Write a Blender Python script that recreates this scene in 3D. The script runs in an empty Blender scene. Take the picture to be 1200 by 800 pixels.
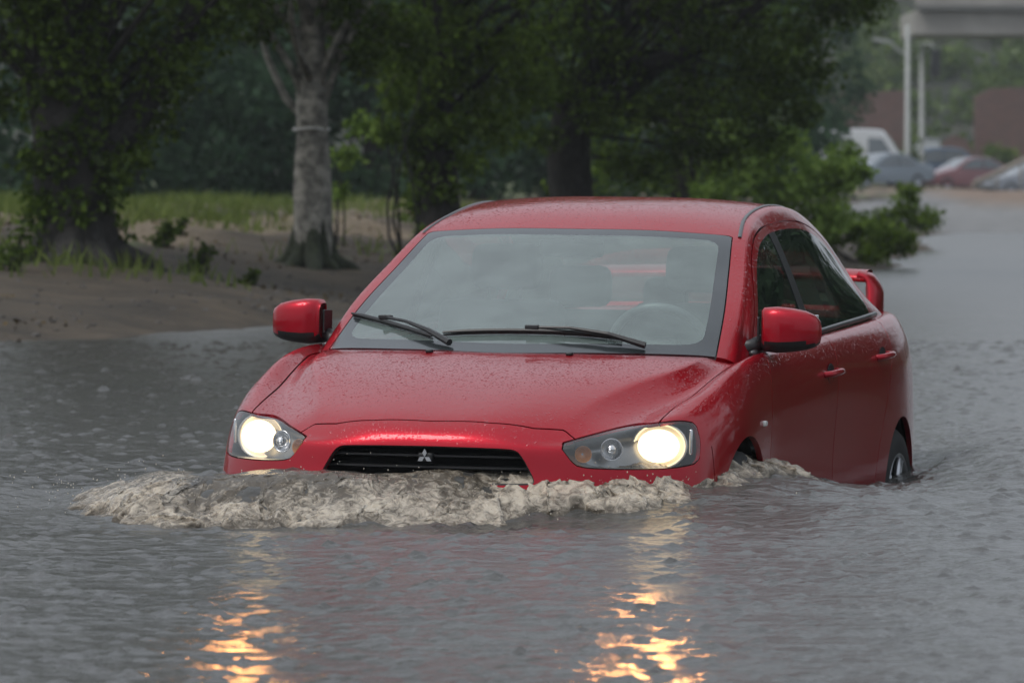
import bpy, bmesh, math, random
import numpy as np
from mathutils import Matrix, Vector
from mathutils.bvhtree import BVHTree
rad=math.radians
scene=bpy.context.scene
COL=scene.collection
rng=np.random.default_rng(7); random.seed(7)

# ------------------------------------------------------------------ helpers
def tag(o,label=None,cat=None,group=None,kind=None):
    if label: o['label']=label
    if cat: o['category']=cat
    if group: o['group']=group
    if kind: o['kind']=kind
    return o
def empty(name,loc=(0,0,0),parent=None):
    o=bpy.data.objects.new(name,None); o.empty_display_size=.1; COL.objects.link(o); o.location=loc
    if parent: o.parent=parent
    return o
def mesh_obj(name,V,F,mat=None,parent=None,smooth=True,normals=None,attrs=None,mats=None,midx=None):
    me=bpy.data.meshes.new(name)
    me.from_pydata([tuple(map(float,v)) for v in V] if not isinstance(V,list) else V,[],F)
    if mats:
        for m in mats: me.materials.append(m)
        if midx is not None: me.polygons.foreach_set('material_index',np.asarray(midx,dtype=np.int32))
    elif mat: me.materials.append(mat)
    if smooth: me.polygons.foreach_set('use_smooth',np.ones(len(me.polygons),dtype=bool))
    if attrs:
        for k,a in attrs.items():
            at=me.attributes.new(k,'FLOAT','POINT'); at.data.foreach_set('value',np.asarray(a,dtype=np.float32))
    me.update()
    if normals is not None: me.normals_split_custom_set_from_vertices([tuple(n) for n in normals])
    o=bpy.data.objects.new(name,me); COL.objects.link(o)
    if parent: o.parent=parent
    return o
def quads_obj(name,V,Q,mat,parent=None,smooth=True,attrs=None):
    """fast path: V (n,3) array, Q (m,4) array"""
    me=bpy.data.meshes.new(name)
    V=np.asarray(V,dtype=np.float32); Q=np.asarray(Q,dtype=np.int32); m,k=Q.shape
    me.vertices.add(len(V)); me.vertices.foreach_set('co',V.ravel())
    me.loops.add(m*k); me.loops.foreach_set('vertex_index',Q.ravel())
    me.polygons.add(m); me.polygons.foreach_set('loop_start',np.arange(0,m*k,k,dtype=np.int32))
    me.update(calc_edges=True)
    me.polygons.foreach_set('use_smooth',np.full(m,smooth,dtype=bool))
    me.materials.append(mat)
    if attrs:
        for kk,a in attrs.items():
            at=me.attributes.new(kk,'FLOAT','POINT'); at.data.foreach_set('value',np.asarray(a,dtype=np.float32))
    me.validate()
    o=bpy.data.objects.new(name,me); COL.objects.link(o)
    if parent: o.parent=parent
    return o
class MB:
    """collects simple solids into one mesh"""
    def __init__(s): s.V=[]; s.F=[]
    def add(s,V,F):
        n=len(s.V); s.V+= [tuple(map(float,v)) for v in V]; s.F+=[[i+n for i in f] for f in F]; return s
    def box(s,c,d,bev=0,rot=None):
        bm=bmesh.new(); bmesh.ops.create_cube(bm,size=1)
        for v in bm.verts: v.co=Vector((v.co.x*d[0],v.co.y*d[1],v.co.z*d[2]))
        if bev: bmesh.ops.bevel(bm,geom=bm.edges[:],offset=bev,segments=3,profile=.5,affect='EDGES')
        M=Matrix.Translation(c)@(rot.to_4x4() if rot is not None else Matrix.Identity(4))
        bm.transform(M); bm.verts.index_update()
        s.add([v.co[:] for v in bm.verts],[[v.index for v in f.verts] for f in bm.faces]); bm.free(); return s
    def tube(s,pts,r,n=10,caps=True):
        pts=[np.array(p,float) for p in pts]
        rs=[r]*len(pts) if np.isscalar(r) else list(r)
        V=[];F=[]; up=None
        for i,p in enumerate(pts):
            t=pts[min(i+1,len(pts)-1)]-pts[max(i-1,0)]; t/=np.linalg.norm(t)+1e-12
            if up is None:
                a=np.array([0,0,1.]) if abs(t[2])<.9 else np.array([1.,0,0]); up=np.cross(t,a)
            u=up-t*(up@t); u/=np.linalg.norm(u)+1e-12; w=np.cross(t,u); up=u
            for k in range(n):
                an=2*math.pi*k/n; V.append(p+rs[i]*(u*math.cos(an)+w*math.sin(an)))
        for i in range(len(pts)-1):
            for k in range(n):
                a=i*n+k;b=i*n+(k+1)%n; F.append([a,b,b+n,a+n])
        if caps: F.append(list(range(n))[::-1]); F.append([(len(pts)-1)*n+k for k in range(n)])
        return s.add(V,F)
    def lathe(s,prof,n=32,M=None,caps=False):
        """prof: (radius, axial) about local Z"""
        V=[];F=[]
        for (r,z) in prof:
            for k in range(n):
                an=2*math.pi*k/n; v=Vector((r*math.cos(an),r*math.sin(an),z)); V.append((M@v if M else v)[:])
        for i in range(len(prof)-1):
            for k in range(n):
                a=i*n+k;b=i*n+(k+1)%n;F.append([a,b,b+n,a+n])
        if caps: F.append(list(range(n))[::-1]); F.append([(len(prof)-1)*n+k for k in range(n)])
        return s.add(V,F)
    def prism(s,poly,y0,y1,M=None):
        """poly (x,z) extruded along y"""
        n=len(poly);V=[(p[0],y0,p[1]) for p in poly]+[(p[0],y1,p[1]) for p in poly]
        if M: V=[(M@Vector(v))[:] for v in V]
        F=[list(range(n)),list(range(n,2*n))[::-1]]+[[(i+1)%n,i,i+n,(i+1)%n+n] for i in range(n)]
        return s.add(V,F)
    def build(s,name,mat,parent=None,smooth=False,angle=None,bevel=None):
        o=mesh_obj(name,s.V,s.F,mat,parent,smooth or angle is not None)
        if angle is not None:
            me=o.data
            bm=bmesh.new(); bm.from_mesh(me)
            for e in bm.edges:
                if len(e.link_faces)==2 and e.calc_face_angle(0)>rad(angle): e.smooth=False
            bm.to_mesh(me); bm.free()
        return o

# value noise in numpy ------------------------------------------------------
_T=np.random.default_rng(3).random((256,256)).astype(np.float64)*2-1
def vnoise(x,y):
    xi=np.floor(x).astype(int); yi=np.floor(y).astype(int); fx=x-xi; fy=y-yi
    fx=fx*fx*fx*(fx*(fx*6-15)+10); fy=fy*fy*fy*(fy*(fy*6-15)+10)
    a=_T[xi%256,yi%256];b=_T[(xi+1)%256,yi%256];c=_T[xi%256,(yi+1)%256];d=_T[(xi+1)%256,(yi+1)%256]
    return (a*(1-fx)+b*fx)*(1-fy)+(c*(1-fx)+d*fx)*fy
def fbm(x,y,o=4,g=.5,l=2.03):
    s=0;a=1
    for i in range(o):
        s=s+a*vnoise(x+17.3*i,y-9.1*i); x=x*l;y=y*l;a*=g
    return s
def sstep(a,b,x):
    t=np.clip((x-a)/(b-a),0,1); return t*t*(3-2*t)

# ------------------------------------------------------------------ materials
def mat(name):
    m=bpy.data.materials.new(name); m.use_nodes=True; nt=m.node_tree
    for n in list(nt.nodes): nt.nodes.remove(n)
    out=nt.nodes.new('ShaderNodeOutputMaterial'); return m,nt,out
def N(nt,t,**kw):
    n=nt.nodes.new(t)
    for k,v in kw.items():
        if k=='inp':
            for a,b in v.items(): n.inputs[a].default_value=b
        else: setattr(n,k,v)
    return n
def L(nt,a,b): nt.links.new(a,b)
def simple(name,col,rough=.5,metal=0,var=.15,scale=8,bump=0,bscale=60,coat=0,spec=.5,col2=None):
    m,nt,out=mat(name); p=N(nt,'ShaderNodeBsdfPrincipled'); L(nt,p.outputs[0],out.inputs[0])
    p.inputs['Roughness'].default_value=rough; p.inputs['Metallic'].default_value=metal
    p.inputs['Coat Weight'].default_value=coat; p.inputs['Coat Roughness'].default_value=.05
    p.inputs['Specular IOR Level'].default_value=spec
    tc=N(nt,'ShaderNodeTexCoord'); ns=N(nt,'ShaderNodeTexNoise',inp={'Scale':scale,'Detail':5.0,'Roughness':.6})
    L(nt,tc.outputs['Object'],ns.inputs['Vector'])
    r=N(nt,'ShaderNodeValToRGB'); L(nt,ns.outputs[0],r.inputs[0])
    c2=col2 or [c*(1+var) for c in col]; c1=[c*(1-var) for c in col]
    r.color_ramp.elements[0].position=.35; r.color_ramp.elements[1].position=.65
    r.color_ramp.elements[0].color=(*c1,1); r.color_ramp.elements[1].color=(*c2,1)
    L(nt,r.outputs[0],p.inputs['Base Color'])
    if bump:
        n2=N(nt,'ShaderNodeTexNoise',inp={'Scale':bscale,'Detail':4.0}); L(nt,tc.outputs['Object'],n2.inputs['Vector'])
        b=N(nt,'ShaderNodeBump',inp={'Strength':1.0,'Distance':bump}); L(nt,n2.outputs[0],b.inputs['Height']); L(nt,b.outputs[0],p.inputs['Normal'])
    return m
def droplets(nt,tc,scale,thr):
    """height of scattered water beads"""
    v=N(nt,'ShaderNodeTexVoronoi',inp={'Scale':scale,'Randomness':1.0}); L(nt,tc,v.inputs['Vector'])
    sub=N(nt,'ShaderNodeMath',operation='SUBTRACT'); sub.inputs[0].default_value=thr; L(nt,v.outputs['Distance'],sub.inputs[1])
    mx=N(nt,'ShaderNodeMath',operation='MAXIMUM'); L(nt,sub.outputs[0],mx.inputs[0]); mx.inputs[1].default_value=0
    return mx.outputs[0],v
def paint_mat():
    m,nt,out=mat('wet_red_paint'); p=N(nt,'ShaderNodeBsdfPrincipled'); L(nt,p.outputs[0],out.inputs[0])
    tc=N(nt,'ShaderNodeTexCoord')
    ns=N(nt,'ShaderNodeTexNoise',inp={'Scale':3.0,'Detail':3.0}); L(nt,tc.outputs['Object'],ns.inputs['Vector'])
    mx=N(nt,'ShaderNodeMix',data_type='RGBA'); L(nt,ns.outputs[0],mx.inputs[0])
    mx.inputs[6].default_value=(.33,.002,.012,1); mx.inputs[7].default_value=(.38,.003,.016,1)
    L(nt,mx.outputs[2],p.inputs['Base Color'])
    p.inputs['Metallic'].default_value=.65; p.inputs['Roughness'].default_value=.40
    p.inputs['Coat Weight'].default_value=1; p.inputs['Coat Roughness'].default_value=.09; p.inputs['Coat IOR'].default_value=1.38; p.inputs['Specular IOR Level'].default_value=.2; p.inputs['Specular Tint'].default_value=(.75,.10,.14,1)
    h1,_=droplets(nt,tc.outputs['Object'],95,.33); h2,_=droplets(nt,tc.outputs['Object'],33,.20)
    # random subset of big beads
    ad=N(nt,'ShaderNodeMath',operation='ADD'); L(nt,h1,ad.inputs[0])
    m2=N(nt,'ShaderNodeMath',operation='MULTIPLY'); L(nt,h2,m2.inputs[0]); m2.inputs[1].default_value=4.0; L(nt,m2.outputs[0],ad.inputs[1])
    big=N(nt,'ShaderNodeTexNoise',inp={'Scale':22.0,'Detail':3.0}); L(nt,tc.outputs['Object'],big.inputs['Vector'])
    ad2=N(nt,'ShaderNodeMath',operation='MULTIPLY_ADD'); L(nt,big.outputs[0],ad2.inputs[0]); ad2.inputs[1].default_value=.35; L(nt,ad.outputs[0],ad2.inputs[2])
    # beads only lie on surfaces that face up
    g=N(nt,'ShaderNodeNewGeometry'); sx=N(nt,'ShaderNodeSeparateXYZ'); L(nt,g.outputs['Normal'],sx.inputs[0])
    up=N(nt,'ShaderNodeMapRange',inp={1:.15,2:.8,3:.10,4:1.0}); L(nt,sx.outputs[2],up.inputs[0])
    hh=N(nt,'ShaderNodeMath',operation='MULTIPLY'); L(nt,ad2.outputs[0],hh.inputs[0]); L(nt,up.outputs[0],hh.inputs[1])
    b=N(nt,'ShaderNodeBump',inp={'Strength':1.0,'Distance':.0035}); L(nt,hh.outputs[0],b.inputs['Height'])
    L(nt,b.outputs[0],p.inputs['Coat Normal'])
    return m
def glass_mat(name,film=.1,tint=(.85,.95,.92),filmcol=(.7,.78,.78),rough=.02,drops=True,refl=1.0):
    m,nt,out=mat(name)
    tr=N(nt,'ShaderNodeBsdfTransparent',inp={'Color':(*tint,1)})
    gl=N(nt,'ShaderNodeBsdfGlossy',inp={'Roughness':rough}); df=N(nt,'ShaderNodeBsdfDiffuse',inp={'Color':(*filmcol,1)})
    fr=N(nt,'ShaderNodeFresnel',inp={'IOR':1.5}); mul=N(nt,'ShaderNodeMath',operation='MULTIPLY'); mul.inputs[1].default_value=1.7*refl; mul.use_clamp=True
    gg=N(nt,'ShaderNodeNewGeometry'); io=N(nt,'ShaderNodeMapRange',inp={1:0,2:1,3:1.5,4:.6667}); L(nt,gg.outputs['Backfacing'],io.inputs[0]); L(nt,io.outputs[0],fr.inputs['IOR']); L(nt,fr.outputs[0],mul.inputs[0])
    m1=N(nt,'ShaderNodeMixShader'); m2=N(nt,'ShaderNodeMixShader')
    tc=N(nt,'ShaderNodeTexCoord')
    ns=N(nt,'ShaderNodeTexNoise',inp={'Scale':5.0,'Detail':6.0,'Roughness':.7}); L(nt,tc.outputs['Object'],ns.inputs['Vector'])
    mr=N(nt,'ShaderNodeMapRange',inp={1:.3,2:.7,3:film*.75,4:film*1.25}); L(nt,ns.outputs[0],mr.inputs[0])
    L(nt,mr.outputs[0],m1.inputs[0]); L(nt,tr.outputs[0],m1.inputs[1]); L(nt,df.outputs[0],m1.inputs[2])
    L(nt,mul.outputs[0],m2.inputs[0]); L(nt,m1.outputs[0],m2.inputs[1]); L(nt,gl.outputs[0],m2.inputs[2]); L(nt,m2.outputs[0],out.inputs[0])
    if drops:
        h,_=droplets(nt,tc.outputs['Object'],70,.28)
        b=N(nt,'ShaderNodeBump',inp={'Strength':1.0,'Distance':.0006}); L(nt,h,b.inputs['Height']); L(nt,b.outputs[0],gl.inputs['Normal'])
    return m
def emit_mat(name,col,strength):
    m,nt,out=mat(name); e=N(nt,'ShaderNodeEmission',inp={'Color':(*col,1),'Strength':strength}); L(nt,e.outputs[0],out.inputs[0]); return m
def leaf_mat(name,c1,c2,trans=.35):
    m,nt,out=mat(name); g=N(nt,'ShaderNodeNewGeometry')
    tc=N(nt,'ShaderNodeTexCoord'); ns=N(nt,'ShaderNodeTexNoise',inp={'Scale':1.1,'Detail':3.0}); L(nt,tc.outputs['Object'],ns.inputs['Vector'])
    ad=N(nt,'ShaderNodeMath',operation='MULTIPLY_ADD'); L(nt,g.outputs['Random Per Island'],ad.inputs[0]); ad.inputs[1].default_value=.6
    sb=N(nt,'ShaderNodeMath',operation='SUBTRACT'); L(nt,ns.outputs[0],sb.inputs[0]); sb.inputs[1].default_value=.3; L(nt,sb.outputs[0],ad.inputs[2])
    r=N(nt,'ShaderNodeValToRGB'); L(nt,ad.outputs[0],r.inputs[0]); r.color_ramp.elements[0].color=(*c1,1); r.color_ramp.elements[1].color=(*c2,1)
    d=N(nt,'ShaderNodeBsdfDiffuse'); t=N(nt,'ShaderNodeBsdfTranslucent'); gl=N(nt,'ShaderNodeBsdfGlossy',inp={'Roughness':.35,'Color':(.8,.8,.8,1)})
    L(nt,r.outputs[0],d.inputs[0]); L(nt,r.outputs[0],t.inputs[0])
    a=N(nt,'ShaderNodeMixShader',inp={0:trans}); L(nt,d.outputs[0],a.inputs[1]); L(nt,t.outputs[0],a.inputs[2])
    b=N(nt,'ShaderNodeMixShader',inp={0:.008}); L(nt,a.outputs[0],b.inputs[1]); L(nt,gl.outputs[0],b.inputs[2]); L(nt,b.outputs[0],out.inputs[0])
    return m

PAINT=paint_mat()
BLACK=simple('black_plastic',(.012,.012,.013),.45,bump=.0004,bscale=300)
RUBBER=simple('rubber',(.015,.015,.016),.75,bump=.001,bscale=80)
SHADOWBLACK=simple('underbody_black',(.004,.004,.004),.9)
CHROME=simple('chrome',(.62,.62,.63),.16,metal=1,var=.05)
SATIN=simple('satin_housing',(.26,.265,.27),.28,metal=.85)
LAMPCHROME=simple('lamp_reflector',(.75,.72,.66),.34,metal=1,var=.03)
ALLOY=simple('alloy',(.42,.43,.45),.3,metal=.9)
TRIM=simple('belt_trim',(.05,.05,.052),.3)
FRIT=simple('glass_frit',(.022,.026,.028),.15,coat=.35)
CLOTH=simple('seat_cloth',(.035,.038,.04),.9,bump=.001,bscale=200)
HEADLINER=simple('headliner',(.28,.29,.28),.95,bump=.0008,bscale=200)
WSGLASS=glass_mat('rainy_windshield',drops=False,tint=(.84,.97,.93),film=.17,refl=.86,filmcol=(.56,.70,.66))
SIDEGLASS=glass_mat('side_glass',film=.015,tint=(.24,.28,.275),refl=.9)
REARGLASS=glass_mat('rear_glass',film=.06,tint=(.50,.56,.56))
LENS=glass_mat('lamp_lens',film=.03,tint=(.97,.97,.97),drops=False,refl=.8)
LAMP=emit_mat('lit_lamp',(1.0,.76,.44),2.8)
AMBER=simple('amber_plastic',(.55,.22,.06),.25,coat=.5)

# ------------------------------------------------------------------ camera
CAMZ=1.1213; FPX=6500.; PITCH=math.atan(195/6500.)
cd=bpy.data.cameras.new('camera'); cam=bpy.data.objects.new('camera',cd); COL.objects.link(cam)
cam.location=(0,0,CAMZ); cam.rotation_euler=(math.pi/2-PITCH,0,0)
cd.sensor_width=36; cd.lens=36*FPX/1200.; cd.clip_end=3000; cd.clip_start=.5
cd.dof.use_dof=True; cd.dof.focus_distance=18.6; cd.dof.aperture_fstop=7.5
scene.camera=cam
def wx(u,d): return (u-600)/FPX*d          # a lateral metre value for a bearing

# ------------------------------------------------------------------ the red car
YAW=.2676; a_,b_=-.0152,.0111
Rc=(Matrix.Rotation(a_,3,'X')@Matrix.Rotation(b_,3,'Y'))
Qr=Matrix.Rotation(-YAW,3,'Z')
OLD=Vector((5.09,-17.4164,1.5413))
car=empty('red_sedan')
loc=Qr@(-OLD)+Vector((0,0,CAMZ))
CARM=Matrix.Translation(loc)@(Qr@Rc).to_4x4()
car.matrix_world=CARM
tag(car,'bright red wet sedan with lit headlights ploughing through deep floodwater','car')
CARI=CARM.inverted()

# --- surface bookkeeping: a Surf is positions, normals, params, polygons
class Surf:
    def __init__(s,V,Nn,P,F): s.V=np.asarray(V,float); s.N=np.asarray(Nn,float); s.P=np.asarray(P,float); s.F=F
def split(S,f):
    """cut a surface along f=0, return (inside f<0, outside f>0)"""
    f=np.where(np.abs(f)<1e-6,1e-6,f); sg=f>0
    V=[];Nn=[];P=[]; n=len(S.V); cache={}; ins=[];outs=[]
    for face in S.F:
        k=sum(bool(sg[i]) for i in face)
        if k==0: ins.append(face); continue
        if k==len(face): outs.append(face); continue
        A=[];B=[]
        m=len(face)
        for q in range(m):
            i=face[q]; j=face[(q+1)%m]
            (B if sg[i] else A).append(i)
            if sg[i]!=sg[j]:
                key=(i,j) if i<j else (j,i)
                if key not in cache:
                    a,b=key; t=f[a]/(f[a]-f[b]); cache[key]=n+len(V)
                    V.append(S.V[a]*(1-t)+S.V[b]*t); nn=S.N[a]*(1-t)+S.N[b]*t; Nn.append(nn/(np.linalg.norm(nn)+1e-9)); P.append(S.P[a]*(1-t)+S.P[b]*t)
                c=cache[key]; A.append(c);B.append(c)
        if len(A)>2: ins.append(A)
        if len(B)>2: outs.append(B)
    VV=np.vstack([S.V]+([V] if V else [])); NN=np.vstack([S.N]+([Nn] if V else [])); PP=np.vstack([S.P]+([P] if V else []))
    return compact(Surf(VV,NN,PP,ins)),compact(Surf(VV,NN,PP,outs))
def compact(S):
    used=sorted({i for f in S.F for i in f}); mp={o:k for k,o in enumerate(used)}
    if not used: return Surf(np.zeros((0,3)),np.zeros((0,3)),np.zeros((0,S.P.shape[1])),[])
    return Surf(S.V[used],S.N[used],S.P[used],[[mp[i] for i in f] for f in S.F])
def join(*Ss):
    V=[];Nn=[];P=[];F=[];n=0
    for S in Ss:
        if not S.F: continue
        V.append(S.V);Nn.append(S.N);P.append(S.P);F+=[[i+n for i in f] for f in S.F]; n+=len(S.V)
    return Surf(np.vstack(V),np.vstack(Nn),np.vstack(P),F)
def sdpoly(X,poly):
    X=np.asarray(X,float); P=np.asarray(poly,float); d=np.full(len(X),1e9); s=np.ones(len(X))
    for i in range(len(P)):
        a=P[i-1]; b=P[i]; e=b-a; w=X-a
        t=np.clip((w@e)/(e@e+1e-12),0,1); q=w-np.outer(t,e); d=np.minimum(d,(q**2).sum(1))
        c1=X[:,1]>=a[1]; c2=X[:,1]<b[1]; c3=e[0]*w[:,1]>e[1]*w[:,0]
        fl=(c1&c2&c3)|(~c1&~c2&~c3); s=np.where(fl,-s,s)
    return s*np.sqrt(d)
def chaikin(P,n=2,closed=True):
    P=[np.array(p,float) for p in P]
    for _ in range(n):
        Q=[]
        for i in range(len(P)):
            if not closed and i==len(P)-1: break
            a=P[i];b=P[(i+1)%len(P)]; Q+= [a*.8+b*.2,a*.2+b*.8]
        P=Q
    return P
def mirror(S):
    m=np.array([-1,1,1.]); return Surf(S.V*m,S.N*m,S.P,[f[::-1] for f in S.F])
def flange(S,depth):
    """turn the rim of a panel inwards"""
    cnt={}
    for f in S.F:
        for q in range(len(f)):
            i,j=f[q],f[(q+1)%len(f)]; cnt[(i,j)]=cnt.get((i,j),0)+1
    V=list(S.V);Nn=list(S.N);P=list(S.P);F=[list(f) for f in S.F]; mp={}
    for (i,j) in cnt:
        if (j,i) in cnt: continue
        if abs(S.V[i][0])<.004 and abs(S.V[j][0])<.004: continue
        ids=[]
        for k in (i,j):
            if k not in mp:
                mp[k]=(len(V),len(V)+1)
                V.append(S.V[k].copy());V.append(S.V[k]-S.N[k]*depth)
                e=S.N[k]; Nn.append(e);Nn.append(e);P.append(S.P[k]);P.append(S.P[k])
            ids.append(mp[k])
        a,b=ids; F.append([a[0],a[1],b[1],b[0]])
    return Surf(np.array(V),np.array(Nn),np.array(P),F)
def surf_obj(name,S,m,parent,depth=.012,both=False):
    if both: S=join(S,mirror(S))
    S2=flange(S,depth) if depth else S
    n0=len(S.V)
    o=mesh_obj(name,S2.V,S2.F,m,parent,True)
    # custom normals on the skin, side faces get flat ones
    me=o.data; nf=len(S.F)
    ln=[]
    fn=[p.normal[:] for p in me.polygons]
    for k,p in enumerate(me.polygons):
        for li in p.vertices:
            if k<nf:
                ln.append(tuple(S2.N[li]))
            else: ln.append(fn[k])
    me.normals_split_custom_set(ln)
    return o

# --- lower body: Catmull-Clark cage whose limit surface passes through the targets
def body_surface():
    T={}
    def setrow(d,j,pts):
        for i,p in pts.items(): d[(i,j)]=p
    # hood rows, i 0..5
    rows=[
     [(0,.05,.692),(.22,.062,.690),(.42,.13,.672),(.57,.225,.690),(.70,.345,.726),(.785,.47,.742)],
     [(0,.14,.748),(.22,.15,.747),(.43,.22,.730),(.58,.31,.720),(.70,.42,.752),(.79,.57,.782)],
     [(0,.36,.822),(.24,.36,.820),(.475,.40,.798),(.60,.46,.760),(.71,.55,.782),(.798,.70,.826)],
     [(0,.62,.884),(.28,.62,.882),(.56,.64,.862),(.655,.67,.812),(.735,.74,.818),(.806,.84,.866)],
     [(0,.85,.927),(.30,.85,.925),(.64,.85,.903),(.705,.88,.862),(.752,.94,.868),(.812,1.03,.914)],
     [(0,.96,.944),(.32,.98,.946),(.67,1.08,.938),(.725,1.14,.918),(.768,1.20,.916),(.815,1.28,.945)],
     [(0,1.10,.935),(.32,1.12,.935),(.66,1.25,.93),(.715,1.36,.915),(.76,1.45,.925),(.815,1.5,.955)],
    ]
    for j,r in enumerate(rows):
        for i,p in enumerate(r): T[(i,j)]=p
    crest={7:(.817,1.85,.970),8:(.819,2.3,.990),9:(.818,2.8,1.012),10:(.810,3.3,1.034),11:(.798,3.6,1.046),12:(.768,3.95,1.055),13:(.705,4.22,1.06),14:(.60,4.42,1.06)}
    for j,p in crest.items():
        T[(5,j)]=p
        if j<12: T[(4,j)]=(p[0]-.06,p[1],p[2]-.004)
    for i,x in zip(range(5),(0,.22,.42,.56,.68)):
        T[(i,11)]=(x,3.9,1.05) if i<4 else (.72,3.62,1.045)
        T[(i,12)]=(x,4.02,1.085-.02*(x/.7)**2)
        T[(i,13)]=(x*.92,4.3,1.09-.025*(x/.7)**2)
        T[(i,14)]=(x*.80,4.5-.08*(x/.7)**2,1.085-.025*(x/.7)**2)
    Fr={}
    ys=[ # front face rows k1..k5
     (.645,[.028,.038,.095,.19,.315,.45],[0,.22,.42,.575,.715,.808]),
     (.575,[.018,.028,.08,.17,.30,.44],[0,.22,.42,.58,.725,.822]),
     (.49,[.0,.01,.06,.155,.285,.43],[0,.22,.42,.58,.73,.833]),
     (.36,[-.005,.005,.05,.145,.28,.43],[0,.22,.42,.58,.73,.833]),
     (.20,[.05,.06,.10,.19,.32,.46],[0,.22,.42,.57,.71,.81])]
    for k,(z,yy,xx) in enumerate(ys,1):
        for i in range(6): Fr[(i,k)]=(xx[i],yy[i],z+(.02*(i/5)**2 if k<3 else 0))
    S={}
    sk=[ # j, k1..k5
     (1,[(.842,.60,.722),(.862,.61,.625),(.868,.61,.50),(.866,.61,.36),(.85,.60,.20)]),
     (2,[(.858,.74,.765),(.880,.76,.665),(.884,.76,.52),(.880,.76,.36),(.86,.75,.20)]),
     (3,[(.863,.90,.800),(.886,.93,.690),(.888,.93,.53),(.884,.93,.36),(.86,.92,.20)]),
     (4,[(.858,1.08,.846),(.880,1.12,.712),(.882,1.12,.54),(.878,1.12,.36),(.85,1.1,.20)]),
     (5,[(.854,1.31,.880),(.872,1.34,.735),(.870,1.34,.55),(.872,1.34,.36),(.84,1.33,.20)]),
     (6,[(.855,1.52,.895),(.872,1.55,.745),(.866,1.55,.55),(.870,1.55,.36),(.83,1.55,.20)]),
     (7,[(.860,1.86,.915),(.876,1.88,.760),(.868,1.88,.55),(.872,1.88,.36),(.83,1.88,.20)]),
     (8,[(.864,2.3,.930),(.880,2.3,.780),(.872,2.3,.56),(.874,2.3,.36),(.83,2.3,.20)]),
     (9,[(.866,2.8,.945),(.884,2.8,.795),(.878,2.8,.57),(.878,2.8,.36),(.835,2.8,.20)]),
     (10,[(.868,3.25,.955),(.890,3.22,.805),(.890,3.2,.59),(.886,3.2,.37),(.85,3.2,.20)]),
     (11,[(.858,3.58,.960),(.882,3.58,.810),(.888,3.58,.60),(.884,3.58,.38),(.86,3.58,.20)]),
     (12,[(.826,3.95,.960),(.848,3.96,.810),(.853,3.96,.60),(.850,3.96,.38),(.82,3.95,.22)]),
     (13,[(.742,4.24,.955),(.763,4.26,.810),(.770,4.27,.60),(.766,4.27,.40),(.74,4.25,.24)]),
     (14,[(.635,4.45,.950),(.660,4.48,.810),(.675,4.50,.60),(.67,4.50,.42),(.645,4.46,.28)])]
    for j,l in sk:
        for k,p in enumerate(l,1): S[(j,k)]=p
    Rr={}
    for k,(z,off) in enumerate([(.955,.02),(.81,.03),(.60,.07),(.42,.06),(.28,.0)],1):
        for i,x in enumerate((0,.20,.35,.48,.57)):
            Rr[(i,k)]=(x,4.53+off-.10*(x/.75)**2*1.0,z)
    V=[];idx={}
    def vid(key,p,side):
        if side<0 and abs(p[0])<1e-9: side=1
        kk=(key,side)
        if kk not in idx: idx[kk]=len(V); V.append((p[0]*side,p[1],p[2]))
        return idx[kk]
    def t(i,j,s): return vid(('T',i,j),T[(i,j)],s)
    def fr(i,k,s): return t(i,0,s) if k==0 else vid(('F',i,k),Fr[(i,k)],s)
    def sd(j,k,s):
        if k==0: return t(5,j,s)
        if j==0: return fr(5,k,s)
        return vid(('S',j,k),S[(j,k)],s)
    def rr(i,k,s):
        if k==0: return t(i,14,s)
        if i==5: return sd(14,k,s)
        return vid(('R',i,k),Rr[(i,k)],s)
    F=[]
    def add(q,s): F.append(q if s>0 else q[::-1])
    for s in (1,-1):
        for i in range(5):
            for j in range(14):
                if j>=6 and j<11 and i<4: continue
                if all((a,b) in T for a,b in((i,j),(i+1,j),(i+1,j+1),(i,j+1))):
                    add([t(i,j,s),t(i+1,j,s),t(i+1,j+1,s),t(i,j+1,s)],s)
            for k in range(5):
                add([fr(i,k+1,s),fr(i+1,k+1,s),fr(i+1,k,s),fr(i,k,s)],s)
                add([rr(i,k,s),rr(i+1,k,s),rr(i+1,k+1,s),rr(i,k+1,s)],s)
        for j in range(14):
            for k in range(5):
                add([sd(j,k+1,s),sd(j+1,k+1,s),sd(j+1,k,s),sd(j,k,s)],s)
    target=np.array(V); n=len(V); cage=target.copy()
    me=bpy.data.meshes.new('tmp'); me.from_pydata([tuple(v) for v in cage],[],F)
    o=bpy.data.objects.new('tmp',me); COL.objects.link(o)
    # creases: hood bulge line and the shoulder
    lk={}
    def crease(a,b,w): lk[(min(a,b),max(a,b))]=w
    for s in (1,-1):
        for j in range(0,6): crease(t(2,j,s),t(2,j+1,s),.7 if j else .2)
        for j in range(4,14): crease(t(5,j,s),t(5,j+1,s),.15)
        for i in range(0,2): crease(t(i,0,s),t(i+1,0,s),.25)
    at=me.attributes.new('crease_edge','FLOAT','EDGE')
    vals=[0.]*len(me.edges)
    for e in me.edges:
        k=(min(e.vertices),max(e.vertices)); vals[e.index]=lk.get(k,0.)
    at.data.foreach_set('value',vals)
    md=o.modifiers.new('s','SUBSURF'); md.render_levels=4; md.boundary_smooth='PRESERVE_CORNERS'
    for it in range(5):
        md.levels=3
        dg=bpy.context.evaluated_depsgraph_get(); ev=o.evaluated_get(dg).data
        co=np.empty(len(ev.vertices)*3); ev.vertices.foreach_get('co',co); co=co.reshape(-1,3)[:n]
        cage+= (target-co)*(.9 if it<3 else .6)
        me.vertices.foreach_set('co',cage.ravel()); me.update()
    md.levels=4
    dg=bpy.context.evaluated_depsgraph_get(); ev=o.evaluated_get(dg).data
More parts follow.
